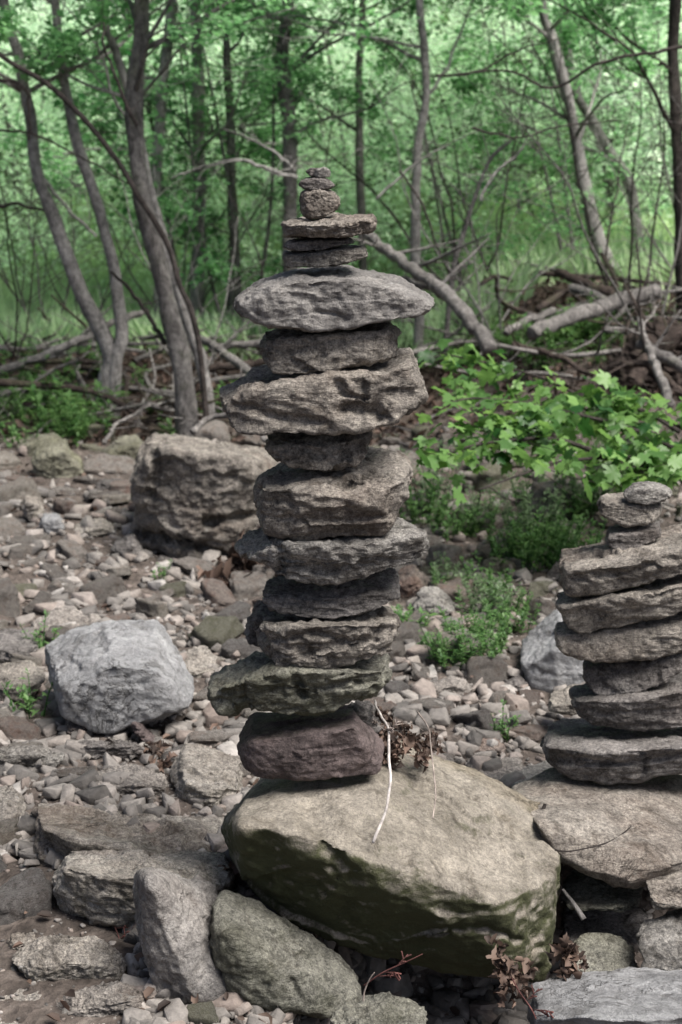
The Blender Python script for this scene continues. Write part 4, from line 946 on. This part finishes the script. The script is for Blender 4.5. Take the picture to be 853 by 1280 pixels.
# ------------------------------------------------------------------ clumps of dead leaves caught on stones
def leaf_clump(label, spots, n, size, seed, depth=.05):
    """spots: (px, py, Y, radius_px)"""
    rg = np.random.default_rng(seed); P = []
    for px, py, Y, rad in spots:
        c = at(px, py, Y); q = rg.normal(size=(n, 3)) * .5; q[:, :] *= rad / F * Y; q[:, 1] = q[:, 1] * .6
        P.append(c + q)
    P = np.vstack(P); m = len(P)
    Rm = rot_mats(rg, m, 1.1)
    h = m // 2
    a_ = inst(DEAD_V, DEAD_F, Rm[:h], size * rg.uniform(.5, 1.1, h), P[:h], rg.random(h))
    b_ = inst(SIMPLE_D, SIMPLE_DF, Rm[h:], size * rg.uniform(.4, 1.0, m - h), P[h:], rg.random(m - h))
    v, f, t_ = join([a_, b_]); c = v.mean(0)
    o = obj('dead_leaves', mesh_from('dead_leaves', v - c, f, False, t_), M['dead'], loc=c)
    tag(o, label, 'dead leaves', kind='stuff'); return o
leaf_clump('heap of curled brown leaves at the right foot of the ledged boulder', [(300, 715, 5.15, 30), (325, 695, 5.2, 26), (285, 735, 5.0, 20), (345, 715, 5.1, 26)], 55, .085, 1)
leaf_clump('withered leaf tangle hanging at the right of the cairn base', [(482, 925, 2.80, 14), (492, 940, 2.78, 14), (470, 905, 2.84, 12), (474, 895, 2.82, 9), (505, 915, 2.86, 14)], 42, .024, 2)
leaf_clump('small dark dead leaf bunch beside the withered tangle', [(530, 932, 2.80, 12), (526, 948, 2.76, 9), (540, 925, 2.83, 9)], 24, .024, 3)
leaf_clump('dead leaves caught below the front right corner of the big boulder', [(630, 1208, 2.36, 16), (640, 1235, 2.34, 18), (620, 1190, 2.40, 12), (655, 1215, 2.37, 12)], 24, .028, 4)
leaf_clump('brown leaves lodged between the big boulder and the dark mossy stone', [(712, 1188, 2.52, 13), (722, 1200, 2.50, 13), (705, 1215, 2.48, 12)], 18, .028, 5)
leaf_clump('drift of dead leaves beside the pale angular boulder', [(205, 960, 3.4, 10), (195, 935, 3.5, 12), (210, 1010, 3.3, 8), (270, 890, 3.9, 14)], 16, .03, 6)
leaf_clump('dark leaf bunch in the gap between the two-tiered slab and cairn boulder', [(275, 1085, 2.95, 14), (290, 1095, 2.8, 12)], 22, .04, 7)

# ------------------------------------------------------------------ twigs and roots
def stick(name, label, line, w0, w1, mat, cat='twig', sides=8, rough=.06, side_twigs=0, seed=1, group=None, n=40):
    P = catmull([at(*p) for p in line], n); Y = np.mean([p[2] for p in line])
    r = np.linspace(w0, w1, n) / 2 / F * Y
    P = P + np.stack([fbm(P * 14, 2, 3), fbm(P * 14, 2, 5), fbm(P * 14, 2, 7)], 1) * min(.012, w0 / F * Y * .5)
    tb = [tube(P, r, sides, seed, rough)]; rg = np.random.default_rng(seed); tips = []
    for k in range(side_twigs):
        j = rg.integers(4, n - 3); a = rg.normal(size=3); a[2] = abs(a[2]) * .6
        grow_branch(rg, P[j], a, rg.uniform(.2, .6) * min(1.2, w0 / 9) * min(1, Y / 7 + .05), r[j] * .4, 1, tb, tips)
    c = P.mean(0)
    me = tubes_mesh(name, [(v - c, q, t) for v, q, t in tb])
    o = obj(name, me, M[mat], loc=c); tag(o, label, cat, group); return o
stick('root', 'thick white bare root lying down the face of the big boulder', [(468, 876, 2.84), (478, 896, 2.72), (487, 912, 2.66), (486, 950, 2.56), (487, 975, 2.52), (480, 1018, 2.475), (466, 1054, 2.45)], 3.4, 4.2, 'root', 'root')
stick('root', 'thin grey root to the right of the white one on the big boulder', [(522, 890, 2.9), (535, 908, 2.82), (540, 940, 2.72), (543, 975, 2.62), (544, 1000, 2.57), (541, 1024, 2.52)], 2.4, 1.8, 'root_grey', 'root')
stick('twig', 'fine twig tangled over the top of the white root', [(466, 890, 2.82), (474, 905, 2.7), (484, 912, 2.66), (500, 905, 2.72), (520, 908, 2.8), (530, 915, 2.8)], 1.2, .8, 'root_grey', side_twigs=4)
stick('twig', 'dark curved twig resting across the tilted tan slab', [(694, 1062, 2.66), (712, 1064, 2.66), (745, 1058, 2.70), (775, 1045, 2.78), (790, 1033, 2.84)], 2.6, 1.6, 'bark_dark')
stick('branch', 'short dark stub of branch standing behind the big boulder edge', [(699, 1070, 2.80), (688, 1048, 2.82), (680, 1030, 2.84), (679, 1008, 2.86)], 9, 5, 'bark_dark', 'branch', rough=.3)
stick('twig', 'short pale stick wedged in the dark gap at right', [(704, 1112, 2.60), (718, 1130, 2.58), (730, 1148, 2.56)], 4, 8, 'driftwood')
stick('twig', 'reddish twig poking out under the big boulder', [(455, 1232, 2.36), (480, 1215, 2.34), (512, 1200, 2.33), (528, 1192, 2.33)], 2.2, 1.2, 'twig_red', side_twigs=3)
stick('twig', 'curved pale stem rising from the oval grey stone at the bottom', [(454, 1252, 2.26), (456, 1238, 2.26), (462, 1224, 2.26), (468, 1216, 2.26)], 2.6, 1.6, 'root_grey')
stick('twig', 'purplish twig among the dead leaves at bottom right', [(674, 1285, 2.24), (665, 1262, 2.26), (650, 1240, 2.28), (640, 1222, 2.3)], 2.4, 1.8, 'twig_red', side_twigs=3)
stick('twig', 'thin twig lying on the top right face of the right cairn', [(838, 909, 2.98), (860, 908, 3.0), (880, 906, 3.0)], 2, 1.4, 'driftwood')
stick('twig', 'thin upright brown twig beside the upright grey slab', [(140, 1150, 2.66), (146, 1165, 2.62), (154, 1182, 2.6), (165, 1165, 2.6)], 1.6, 1.2, 'twig_red', side_twigs=2)
# logs
def log(label, line, w0, w1, mat='driftwood', cat='log', st=0, seed=1, rough=.13, name='log', group=None): return stick(name, label, line, w0, w1, mat, cat, 14, rough, st, seed, group, 50)
log('long leaning grey pole crossing low behind the double tree', [(-30, 476, 8.9), (40, 450, 9.0), (100, 424, 9.1), (150, 400, 9.3), (185, 388, 9.5)], 12, 8, 'driftwood', st=2)
log('thin pale stick propped below the leaning pole at left', [(-10, 500, 8.6), (40, 478, 8.7), (90, 452, 8.8), (112, 440, 8.9)], 4, 2.5, 'driftwood', 'branch', name='branch')
log('short brown log leaning between the thickest tree and the cairn', [(318, 468, 8.6), (290, 448, 8.8), (262, 430, 9.0), (248, 420, 9.2)], 12, 9, 'bark', st=1)
log('dark log lying level behind the double tree', [(60, 448, 10.4), (140, 446, 10.4), (220, 448, 10.4), (262, 452, 10.4)], 13, 11, 'wood_dark')
log('long dark log low at the left edge', [(-40, 500, 9.3), (20, 497, 9.3), (80, 496, 9.3), (120, 500, 9.3)], 15, 12, 'wood_dark')
log('mossy decaying log nearest the left edge of the bank', [(-40, 524, 8.2), (0, 530, 8.15), (30, 540, 8.1), (48, 546, 8.05)], 20, 16, 'wood_dark')
log('pale barkless log lying at the left edge on the stones', [(-40, 612, 6.5), (0, 612, 6.5), (40, 615, 6.45), (62, 618, 6.45)], 17, 13, 'driftwood')
log('second pale log just below the barkless one at the left edge', [(-40, 630, 6.2), (-5, 630, 6.2), (30, 632, 6.2)], 12, 9, 'driftwood')
log('horizontal log behind the cairn left of its upper stones', [(262, 438, 9.6), (300, 430, 9.6), (345, 428, 9.6), (420, 432, 9.6)], 10, 9, 'driftwood')
log('lower dark log behind the cairn left of its upper stones', [(255, 460, 9.2), (300, 456, 9.2), (345, 452, 9.2), (430, 455, 9.2)], 11, 9, 'wood_dark')
log('gnarled root lying on top of the ledged boulder', [(240, 540, 6.3), (270, 520, 6.4), (300, 530, 6.3), (330, 548, 6.1), (350, 555, 6.0)], 9, 6, 'driftwood', 'root', st=5, name='root')
log('thin fallen branch from the double tree to the thickest tree', [(130, 555, 7.3), (150, 528, 7.6), (185, 508, 7.9), (212, 500, 8.1)], 5, 3, 'driftwood', 'branch', st=3, name='branch')
log('curved pale fallen tree arching down to the right of the cairn', [(455, 290, 8.6), (490, 318, 8.3), (530, 345, 8.0), (570, 378, 7.8), (600, 415, 7.6), (612, 436, 7.5)], 12, 20, 'driftwood', 'fallen tree', st=4, name='fallen_tree')
log('shorter pale branch under the arching fallen tree', [(500, 350, 8.2), (540, 362, 8.0), (575, 385, 7.9), (590, 405, 7.8)], 8, 10, 'driftwood', 'branch', st=2, name='branch')
log('thick pale barkless trunk lying on the brush pile at right', [(664, 418, 8.6), (700, 402, 8.7), (745, 385, 8.9), (790, 372, 9.1), (822, 364, 9.2)], 18, 20, 'driftwood', st=0, seed=4)
log('pale split limb to the left of the thick barkless trunk', [(632, 418, 8.7), (655, 402, 8.8), (680, 393, 8.9), (692, 390, 9.0)], 9, 11, 'driftwood', 'branch', name='branch')
log('dark log sticking up left at the back of the brush pile', [(695, 340, 9.8), (720, 350, 9.7), (760, 366, 9.6), (790, 376, 9.5)], 10, 16, 'wood_dark', seed=5)
log('second dark log beneath the upper one in the brush pile', [(712, 362, 9.6), (740, 368, 9.5), (765, 382, 9.4), (780, 390, 9.4)], 12, 12, 'bark', seed=6)
log('short pale log end under the thick barkless trunk', [(755, 412, 8.6), (790, 415, 8.6), (835, 420, 8.6)], 10, 9, 'driftwood', seed=7)
log('grey branch standing slanted at the front of the brush pile', [(838, 506, 6.6), (822, 465, 7.0), (806, 420, 7.4), (800, 398, 7.6)], 12, 8, 'driftwood', 'branch', seed=8, st=2, name='branch')
log('thin dark upright stem in front of the brush pile', [(806, 440, 7.3), (801, 400, 7.3), (799, 350, 7.3), (797, 300, 7.4)], 4, 2, 'bark_dark', 'branch', seed=9, st=2, name='branch')
log('dark root arching out of the brush pile at the right edge', [(755, 468, 7.4), (780, 456, 7.3), (812, 458, 7.2), (850, 490, 7.1), (880, 500, 7.0)], 11, 9, 'wood_dark', 'root', seed=10, st=3, name='root')
log('heavy dark root at the right edge of the brush pile', [(790, 480, 7.6), (820, 440, 7.7), (850, 420, 7.7), (900, 415, 7.7)], 22, 20, 'wood_dark', 'root', seed=11, st=3, name='root')
log('grey root crossing below the heavy dark root at the right edge', [(800, 430, 7.4), (835, 448, 7.3), (870, 470, 7.2)], 14, 16, 'bark', 'root', seed=12, st=2, name='root')
log('dark branch among leaves low in front of the logs', [(640, 432, 8.2), (680, 440, 8.1), (710, 452, 8.0), (740, 468, 7.8)], 9, 7, 'wood_dark', 'branch', seed=13, st=3, name='branch')
# root mass body of the brush pile
stone('root_mass', 'dark earthy root mass of the upturned stump at the right edge', [(752, 480), (770, 440), (800, 405), (853, 395), (930, 400), (940, 500), (853, 520), (800, 500), (765, 492)], 'dark', 8.1, .35, k=10, rough=.09, strata=.02, fine=.03, cat='stump')
bpy.data.objects['root_mass'].data.materials[0] = M['wood_dark']
# scattered sticks on the bank
rg = np.random.default_rng(31)
sp = []
for v in range(3):
    P = catmull([(-.5, 0, 0), (-.1, .06 * v, .05), (.2, -.05, .03), (.5, .02 * v, .07)], 14)
    tb = [tube(P, np.linspace(.014, .006, 14), 6, v, .1)]; tp = []
    for q in range(2): grow_branch(rg, P[rg.integers(3, 12)], (rg.normal(), rg.normal(), .3), .3, .005, 1, tb, tp, nsub=(1, 3))
    sp.append(tubes_mesh('stick', tb)); sp[-1].materials.append(M[['driftwood', 'wood_dark', 'bark'][v]])
for q in range(90):
    y = rg.uniform(7.9, 11.4); x = rg.uniform(-1, 1) * (y * .26); k = rg.integers(3)
    o = bpy.data.objects.new('stick', sp[k]); COL.objects.link(o); o.location = (x, y, gh(x, y) + rg.uniform(.02, .12)); o.rotation_euler = (rg.normal() * .15, rg.normal() * .22, rg.uniform(0, 6.28)); s_ = rg.uniform(.5, 1.8); o.scale = (s_, s_, s_)
    tag(o, ['pale dry stick lying on the leaf-strewn bank', 'dark rotten stick lying on the leaf-strewn bank', 'grey forked stick lying on the leaf-strewn bank'][k], 'stick', ['pale sticks on the bank', 'dark sticks on the bank', 'grey sticks on the bank'][k])

# ------------------------------------------------------------------ long bare branches in front of the wood
for i, (lab, line, w0, w1, m_, st) in enumerate([
    ('dark bare branch sweeping in at upper right with drooping leaves', [(853, 60, 7.2), (760, 75, 7.2), (690, 110, 7.3), (640, 90, 7.3), (590, 92, 7.4), (540, 96, 7.5)], 5, 2, 'bark_dark', 5),
    ('thin dark branch rising to the right across the upper middle', [(545, 95, 8), (600, 88, 8), (650, 62, 8), (700, 50, 8)], 4, 1.5, 'bark_dark', 4),
    ('pale bare branch reaching left of the cairn top', [(372, 222, 9), (340, 212, 9), (300, 200, 9), (250, 210, 9.2), (215, 225, 9.3)], 7, 3, 'bark_pale', 5),
    ('pale forked branch just above the cairn top at left', [(370, 215, 9.2), (340, 190, 9.2), (310, 172, 9.3), (280, 160, 9.4)], 6, 2, 'bark_pale', 5),
    ('thin arched branch from the left edge', [(-5, 98, 8.2), (20, 102, 8.2), (36, 120, 8.2), (38, 150, 8.2), (36, 175, 8.2)], 6, 3, 'bark_dark', 3),
    ('thin dark branch running across at left middle height', [(-5, 162, 8.3), (40, 168, 8.3), (100, 195, 8.2), (165, 232, 8.1)], 4, 2, 'bark_dark', 4),
    ('short bare branch at the left edge above the grass', [(-5, 256, 8.6), (25, 256, 8.6), (55, 262, 8.6)], 6, 4, 'bark_dark', 2),
    ('pale slanting twig crossing behind the double tree', [(50, 215, 9.2), (75, 250, 9.2), (105, 282, 9.2), (122, 295, 9.2)], 6, 4, 'bark_pale', 3),
    ('dark branch curving down right of the double tree', [(140, 340, 8.3), (165, 365, 8.3), (190, 400, 8.2), (205, 430, 8.1)], 5, 8, 'bark_dark', 2),
    ('dark thin twig forked above the thickest tree', [(170, 155, 7.7), (150, 110, 7.7), (133, 60, 7.7), (130, 30, 7.7)], 6, 3, 'bark_dark', 3),
    ('bare pale twig fan right of the cairn top', [(470, 250, 9), (520, 205, 9), (560, 180, 9), (600, 165, 9)], 4, 1.5, 'bark_pale', 6),
    ('arching dark twig right of the crooked pale tree', [(500, 215, 9), (530, 260, 9), (548, 310, 9), (565, 350, 9)], 4, 3, 'bark_dark', 3),
    ('level dark twig at middle right', [(590, 160, 8.6), (650, 172, 8.6), (700, 158, 8.6), (780, 150, 8.6)], 4, 2, 'bark_dark', 5),
    ('pale thin branch rising at right middle', [(600, 250, 9), (620, 215, 9), (650, 190, 9), (660, 170, 9)], 5, 2, 'bark_pale', 3)]):
    log(lab, line, w0 * .8, w1 * .8, m_, 'branch', st=st, seed=60 + i, name='branch', rough=.1)

# ------------------------------------------------------------------ maple bough with big leaves on the right
rg = np.random.default_rng(15)
root = empty('maple_sapling', at(880, 560, 5.2))
rl = np.array(root.location); tb = []; tips = []
mains = [[(900, 600, 5.3), (820, 575, 5.2), (760, 572, 5.1), (700, 578, 5.0), (650, 594, 4.8), (600, 612, 4.6)],
         [(900, 590, 5.3), (800, 540, 5.4), (730, 520, 5.5), (660, 505, 5.5), (590, 498, 5.4), (545, 510, 5.3)],
         [(900, 560, 5.6), (820, 520, 5.8), (740, 500, 5.9), (670, 470, 6.0), (600, 452, 6.0), (545, 440, 5.9)],
         [(880, 600, 5.0), (810, 585, 5.0), (760, 590, 5.0), (730, 598, 5.0)],
         [(760, 572, 5.1), (700, 550, 5.2), (640, 550, 5.1), (580, 560, 5.0), (550, 575, 4.9)],
         [(850, 540, 5.6), (800, 512, 5.7), (740, 500, 5.8)], [(700, 548, 5.2), (660, 530, 5.3), (610, 540, 5.2)],
         [(900, 620, 5.6), (850, 600, 5.7), (800, 580, 5.8)]]
for li, ln in enumerate(mains):
    P = catmull([at(*p) for p in ln], 26); tb.append(tube(P, np.linspace(.010, .003, 26), 7, li, .1))
    for k in range(15):
        j = rg.integers(3, 26); d = rg.normal(size=3) * np.array([1, 1, .35])
        n_ = len(tips); grow_branch(rg, P[j], d, rg.uniform(.08, .24), .0022, 0, tb, tips, minr=.0012)
tips = np.array(tips)
lx = []
for q in range(5): lx.append(tips + rg.normal(size=tips.shape) * np.array([.06, .07, .03]))
P = np.vstack(lx); a, b, _ = project(P)
lim = 412 + np.clip(a - 560, 0, 400) * .29      # upper edge of the bough falls to the right
sel = (b > lim) & (b < 632) & (a > 522) & (b < 600 + 22 * np.sin(a / 38.)) & (rg.random(len(P)) < .62); P = P[sel]; n = len(P)
Rm = rot_mats(rg, n, .38); droop = np.array([[1, 0, 0], [0, math.cos(-.5), -math.sin(-.5)], [0, math.sin(-.5), math.cos(-.5)]])
v, f, tn = inst(MAPLE_V @ droop.T, MAPLE_F, Rm, rg.uniform(.035, .085, n), P - rl, np.clip(rg.normal(size=n) * .35 + .5, 0, 1))
obj('branch', tubes_mesh('branch', [(x_ - rl, y_, z_) for x_, y_, z_ in tb]), M['bark_dark'], root)
obj('foliage', mesh_from('foliage', v, f, False, tn), M['maple'], root)
tag(root, 'low bough of bright green maple leaves reaching in from the right', 'maple sapling')
print('maple leaves', n)

# ------------------------------------------------------------------ small green plants among the stones
def proto_herb(seed, n_st, H, leaf, mat, per=26, spreadr=.10):
    rg = np.random.default_rng(seed); root = empty('plant', (0, 0, 0)); tb = []; Ps, Rs, Ss = [], [], []
    for s in range(n_st):
        a = rg.uniform(0, 6.28); b = rg.random() ** .7 * spreadr; h = H * rg.uniform(.5, 1)
        p0 = np.array([b * np.cos(a), b * np.sin(a), -.01]); p1 = p0 + np.array([np.cos(a), np.sin(a), 0]) * h * .35 + np.array([0, 0, h])
        P = catmull([p0, (p0 + p1) / 2 + np.array([0, 0, h * .12]), p1], 10); tb.append(tube(P, np.linspace(.0022, .0008, 10), 4))
        for k in range(per):
            t = rg.uniform(.15, 1); Ps.append(P[int(t * 9)] + rg.normal(size=3) * .004); th = rg.uniform(0, 6.28); el = rg.uniform(.1, .9)
            y = np.array([np.cos(th) * np.cos(el), np.sin(th) * np.cos(el), np.sin(el)]); x_ = np.cross(y, [0, 0, 1]); x_ /= np.linalg.norm(x_); z_ = np.cross(x_, y)
            Rs.append(np.stack([x_, y, z_], 1)); Ss.append(leaf * rg.uniform(.6, 1.2) * (1.25 - t * .5))
    obj('stem', tubes_mesh('stem', tb), M[mat], root)
    v, f, tn = inst(LEAF_V * np.array([.62, 1, 1]), LEAF_F, np.array(Rs), np.array(Ss), np.array(Ps), rg.random(len(Ps)))
    obj('foliage', mesh_from('foliage', v, f, False, tn), M[mat], root)
    return root
herbs = [proto_herb(1, 14, .26, .035, 'herb'), proto_herb(2, 20, .20, .028, 'herb', 30), proto_herb(3, 18, .30, .032, 'herb_grey', 34), proto_herb(4, 7, .10, .022, 'herb', 14, .04), proto_herb(5, 9, .22, .06, 'herb', 12)]
hu = [False] * 5
def plant(px, py, k, s, label, group=None):
    p = ground_at(px, py); o = herbs[k] if not hu[k] else copy_tree(herbs[k]); hu[k] = True
    o.location = (p[0], p[1], gh(p[0], p[1])); o.rotation_euler = (0, 0, rg.uniform(0, 6.28)); o.scale = (s, s, s)
    tag(o, label, 'plant', group)
G1 = 'feathery green plants between the two cairns'; lb = 'feathery green plant growing among the stones between the two cairns'
for px, py, k, s in [(560, 830, 1, .8), (575, 838, 0, .8), (600, 835, 1, .9), (590, 815, 0, .9), (612, 812, 1, 1.0), (628, 800, 4, .9), (618, 780, 2, .9), (632, 770, 1, .9), (600, 770, 2, .8), (612, 745, 0, .9), (595, 735, 1, 1.), (578, 720, 2, .9),
                     (560, 700, 0, 1.), (545, 690, 1, 1.), (585, 695, 0, 1.), (600, 715, 2, 1.), (566, 672, 1, 1.1), (590, 670, 0, 1.1), (610, 660, 2, 1.1), (575, 640, 2, 1.2), (545, 665, 1, 1.1), (605, 690, 1, 1.), (570, 750, 0, .8), (555, 745, 2, .8), (640, 790, 0, .8), (622, 842, 3, 1.2), (545, 815, 3, 1.4)]:
    if rg.random() < (.75 if py > 765 else .4): plant(px, py, k, s * .72, lb, G1)
G2 = 'greyish bushy plants under the maple bough'
for px, py, k, s in [(680, 640, 2, 1.7), (700, 648, 2, 1.8), (718, 650, 0, 1.6), (735, 645, 2, 1.7), (755, 640, 1, 1.8), (770, 635, 2, 1.9), (690, 625, 1, 1.7), (725, 622, 2, 2.), (800, 630, 1, 2.), (830, 640, 0, 2.), (850, 650, 1, 2.), (665, 635, 0, 1.4), (745, 615, 2, 2.2), (780, 615, 2, 2.2)]:
    if rg.random() < .35: plant(px, py, k, s * .6, 'greyish green bushy plant at the edge of the shade under the maple bough', G2)
G3 = 'sparse green plants on the gravel right of the cairn'
for px, py, k, s in [(660, 715, 0, 1.), (675, 705, 1, 1.), (688, 712, 0, .9), (665, 690, 2, 1.2), (650, 700, 1, 1.), (715, 700, 3, 1.6), (740, 700, 3, 1.8), (705, 680, 3, 1.8), (540, 640, 2, 1.2), (530, 655, 1, 1.)]:
    plant(px, py, k, s, 'sparse green plant on open gravel to the right of the tall cairn', G3)
plant(512, 790, 4, .55, 'single small seedling beside the right side of the tall cairn')
plant(628, 922, 3, .9, 'tiny green sprout in the gravel behind the big boulder')
plant(205, 730, 3, .9, 'tiny green sprout in the shade below the ledged boulder')
plant(50, 815, 3, 1.2, 'small green sprout left of the blue-grey boulder')
plant(42, 895, 3, 1.3, 'low green weed at the left edge below the rounded tan stone')
plant(200, 885, 3, .6, 'tiny weed at the foot of the blue-grey boulder')
G4 = 'bright herbs at the foot of the trees'
for px, py, k, s in [(60, 545, 0, 1.3), (80, 540, 4, 1.6), (98, 535, 4, 1.8), (112, 548, 0, 1.3), (90, 555, 1, 1.2), (40, 520, 4, 1.6), (10, 512, 0, 1.6), (150, 490, 4, 1.2), (190, 515, 3, 2.), (222, 552, 3, 2.), (275, 520, 4, 1.3), (70, 505, 4, 1.5), (120, 470, 4, 1.4), (30, 560, 3, 2.), (6, 540, 1, 1.2)]:
    plant(px, py, k, s, 'bright green herb on the leaf-strewn bank at the foot of the trees', G4)
G5 = 'leafy plants around the fallen logs on the right'
for i in range(24):
    px = rg.uniform(480, 880); py = rg.uniform(425, 470) if px > 630 else rg.uniform(395, 470)
    plant(px, py, int(rg.choice([0, 2, 4, 4])), rg.uniform(.8, 1.5), 'leafy green plant among the fallen logs at right', G5)

# ------------------------------------------------------------------ light
AZ, EL = math.radians(120), math.radians(60)
sd = Vector((math.sin(AZ) * math.cos(EL), math.cos(AZ) * math.cos(EL), math.sin(EL)))
w = bpy.data.worlds.new('World'); S.world = w; w.use_nodes = True
t = w.node_tree; bg = t.nodes['Background']
sky = t.nodes.new('ShaderNodeTexSky'); sky.sky_type = 'NISHITA'; sky.sun_disc = False; sky.sun_elevation = EL; sky.sun_rotation = AZ; sky.dust_density = 3.0; sky.air_density = 0.7
hs = t.nodes.new('ShaderNodeHueSaturation'); hs.inputs['Saturation'].default_value = 0.85
t.links.new(sky.outputs[0], hs.inputs['Color']); t.links.new(hs.outputs[0], bg.inputs[0]); bg.inputs[1].default_value = 0.055
sun = bpy.data.lights.new('sun', 'SUN'); sun.energy = 3.2; sun.angle = math.radians(34); sun.color = (1, .96, .92)
so = bpy.data.objects.new('sun', sun); COL.objects.link(so); so.rotation_euler = sd.to_track_quat('Z', 'Y').to_euler()
S.view_settings.view_transform = 'Standard'; S.view_settings.look = 'None'; S.view_settings.gamma = 1; S.view_settings.exposure = 1.3
S.render.engine = 'CYCLES'; S.cycles.use_denoising = True
S.cycles.max_bounces = 5; S.cycles.diffuse_bounces = 3; S.cycles.glossy_bounces = 2; S.cycles.transmission_bounces = 3; S.cycles.transparent_max_bounces = 4
